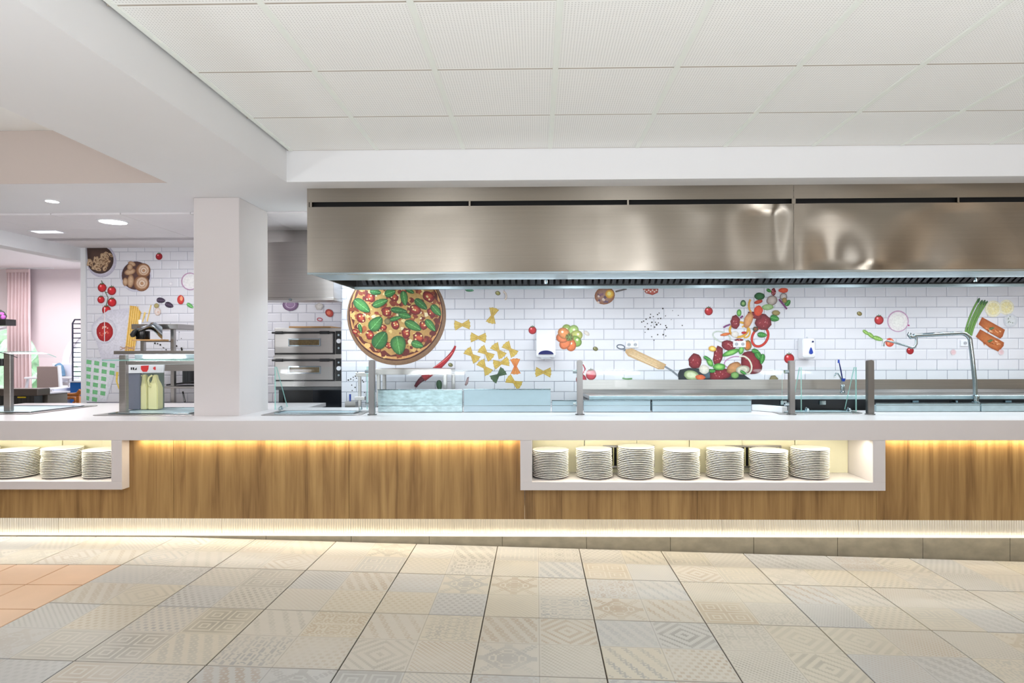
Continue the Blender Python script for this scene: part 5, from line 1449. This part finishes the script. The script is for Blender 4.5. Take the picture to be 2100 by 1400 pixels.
# tray rack
kY = 8.0
rk = thing('tray_rack', 'tall dark framed tray rack with many rungs beside the white post', 'rack', (X(165, kY, 800), kY, .10))
rx0, rx1 = X(149, kY, 730), X(192, kY, 730); rz1 = Z(655, kY, 160)
fr = MB().tube([(rx0, kY, .10), (rx0, kY, rz1 - .05), (rx0 + .03, kY, rz1), (rx1 - .03, kY, rz1), (rx1, kY, rz1 - .05), (rx1, kY, .10)], .010, 8)
DKF = mat('dark_frame', (62, 64, 86), .35)
part('frame', fr, DKF, rk, smooth=True)
part('frame', MB().tube([(rx0, kY + .4, .10), (rx0, kY + .4, rz1 - .05), (rx0 + .03, kY + .4, rz1), (rx1 - .03, kY + .4, rz1), (rx1, kY + .4, rz1 - .05), (rx1, kY + .4, .10)], .010, 8), DKF, rk, smooth=True)
for i in range(14):
    z = rz1 - .055 - i * .063
    part('rung', MB().box(rx0, rx1, kY + .0, kY + .4, z - .003, z + .003), DKF if i == 0 else mat('rung_steel', (196, 194, 208), .25, .6), rk)
    part('rail', MB().box(rx0, rx1, kY - .006, kY, z - .006, z + .006), DKF, rk)
bn_ = thing('blue_bin', 'blue plastic bin with pale rim left of the white post', 'bin', (X(156, 7.6, 800), 7.6, .10))
part('bin_body', MB().box(X(143, 7.6, 800), X(185, 7.6, 800), 7.6, 7.9, .10, Z(784, 7.6, 156)), mat('bin_blue', (0, 92, 168), .4), bn_, bevel=.006)
part('rim', MB().box(X(142, 7.6, 800), X(186, 7.6, 800), 7.59, 7.91, Z(784, 7.6, 156), Z(782, 7.6, 156)), mat('grey_plastic'), bn_)
hc = thing('high_chair', 'orange brown wooden high chair showing its arm rests', 'chair', (X(140, 6.9, 820), 6.9, .10))
Yh = 6.9
part('armrest', MB().tube([wp(113, 824, Yh), wp(114, 815, Yh), wp(119, 810, Yh), wp(130, 809, Yh), wp(150, 809, Yh), wp(160, 808, Yh), wp(166, 800, Yh)], [.022, .022, .023, .022, .022, .026, .024], 10), OAK, hc, smooth=True)
part('armrest', MB().tube([wp(128, 824, Yh + .3), wp(132, 817, Yh + .3), wp(145, 815, Yh + .3), wp(154, 816, Yh + .3), wp(156, 824, Yh + .3)], .018, 10), OAK, hc, smooth=True)
for q in (113, 161):
    for dy in (0, .3): part('leg', MB().box(X(q, Yh, 820) - .018, X(q, Yh, 820) + .018, Yh + dy - .018, Yh + dy + .018, .10, Z(812 if q == 161 else 823, Yh + dy, q)), OAK, hc, bevel=.004)
part('seat', MB().box(X(114, Yh, 820), X(160, Yh, 820), Yh + .02, Yh + .3, .55, .58), OAK, hc, bevel=.006)
# dark grill counter behind the worktop
gr = thing('grill_unit', 'dark low appliance with steel top behind the left guard post', 'appliance', (X(40, 6.3, 810), 6.3, .10))
part('top_slab', MB().box(X(-60, 6.3, 800), X(77, 6.3, 800), 6.3, 6.47, Z(811, 6.3, 40), Z(797, 6.3, 40)), mat('warm_dark_steel', (112, 104, 100), .35, .8), gr, bevel=.006)
part('lower_body', MB().box(X(-60, 6.35, 800), X(70, 6.35, 800), 6.35, 6.46, .10, Z(812, 6.35, 40)), DSTEEL, gr)
part('yellow_sticker', MB().box(X(35, 6.34, 814), X(52, 6.34, 814), 6.344, 6.349, Z(816, 6.34, 40), Z(813, 6.34, 40)), mat('yellow_label', (220, 190, 40), .5), gr)
cab = thing('grey_cabinet', 'small grey cabinet with pale top right of the dark appliance', 'cabinet', (X(90, 6.6, 815), 6.6, .10))
part('cabinet_body', MB().box(X(80, 6.5, 815), X(98, 6.5, 815), 6.5, 6.78, .10, Z(808, 6.5, 90)), mat('warm_grey', (112, 106, 98), .5), cab, bevel=.004)
part('cabinet_top', MB().box(X(77, 6.5, 815), X(101, 6.5, 815), 6.48, 6.80, Z(808, 6.5, 90), Z(805, 6.5, 90)), PALE, cab, bevel=.002)
wc_ = thing('white_cabinet', 'white low cabinet standing behind the grey cabinet', 'cabinet', (X(95, 7.4, 810), 7.4, .10))
part('cabinet_body', MB().box(X(70, 7.4, 810), X(110, 7.4, 810), 7.4, 7.8, .10, Z(797, 7.4, 90)), PALE, wc_, bevel=.004)
part('cabinet_door', MB().box(X(72, 7.39, 810), X(108, 7.39, 810), 7.385, 7.399, .14, Z(799, 7.4, 90)), PALE, wc_, bevel=.002)

# ================================================================== CEILING FITTINGS
def dl(px, py, zc_, r_, label, m_, name='downlight'):
    h = (720 - py); Y = (zc_ - ZC) * F / h
    x = X(px, Y, py)
    t = thing(name, label, 'light', (x, Y, zc_))
    part('trim_ring', MB().lathe([(r_, 0), (r_ * 1.15, 0), (r_ * 1.12, -.006), (r_ * .98, -.008), (r_ * .96, -.001)], (x, Y, zc_ - .0005), 28), WPLAS, t, smooth=True)
    part('lamp_disc', MB().cyl((x, Y, zc_ - .001), (x, Y, zc_ - .005), r_ * .95, n=28), m_, t)
    return x, Y
x, Y = dl(107, 404, SZ, .045, 'small bright spotlight in the plaster soffit', LAMP, 'spotlight')
area('spot_lamp', (x, Y, SZ - .012), (.07, .07), 16, (0.96, 0.97, 1.0))
x, Y = dl(232, 448, BZ, .11, 'large round downlight in the tiled back ceiling', LAMP)
area('downlight_lamp', (x, Y, BZ - .012), (.16, .16), 8, (0.96, 0.97, 1.0))
yv = (BZ - ZC) * F / (720 - 468); xv = X(97, yv, 468)
vt = thing('ceiling_diffuser', 'flat pale rectangular diffuser in the back ceiling', 'light', (xv, yv, BZ))
part('frame', MB().box(xv - .14, xv + .14, yv - .07, yv + .07, BZ - .005, BZ - .0005), WPLAS, vt, bevel=.001)
part('diffuser', MB().box(xv - .12, xv + .12, yv - .05, yv + .05, BZ - .008, BZ - .0055), emit_mat('diffuser_glow', (0.93, 0.93, 1.0), 0.8), vt)
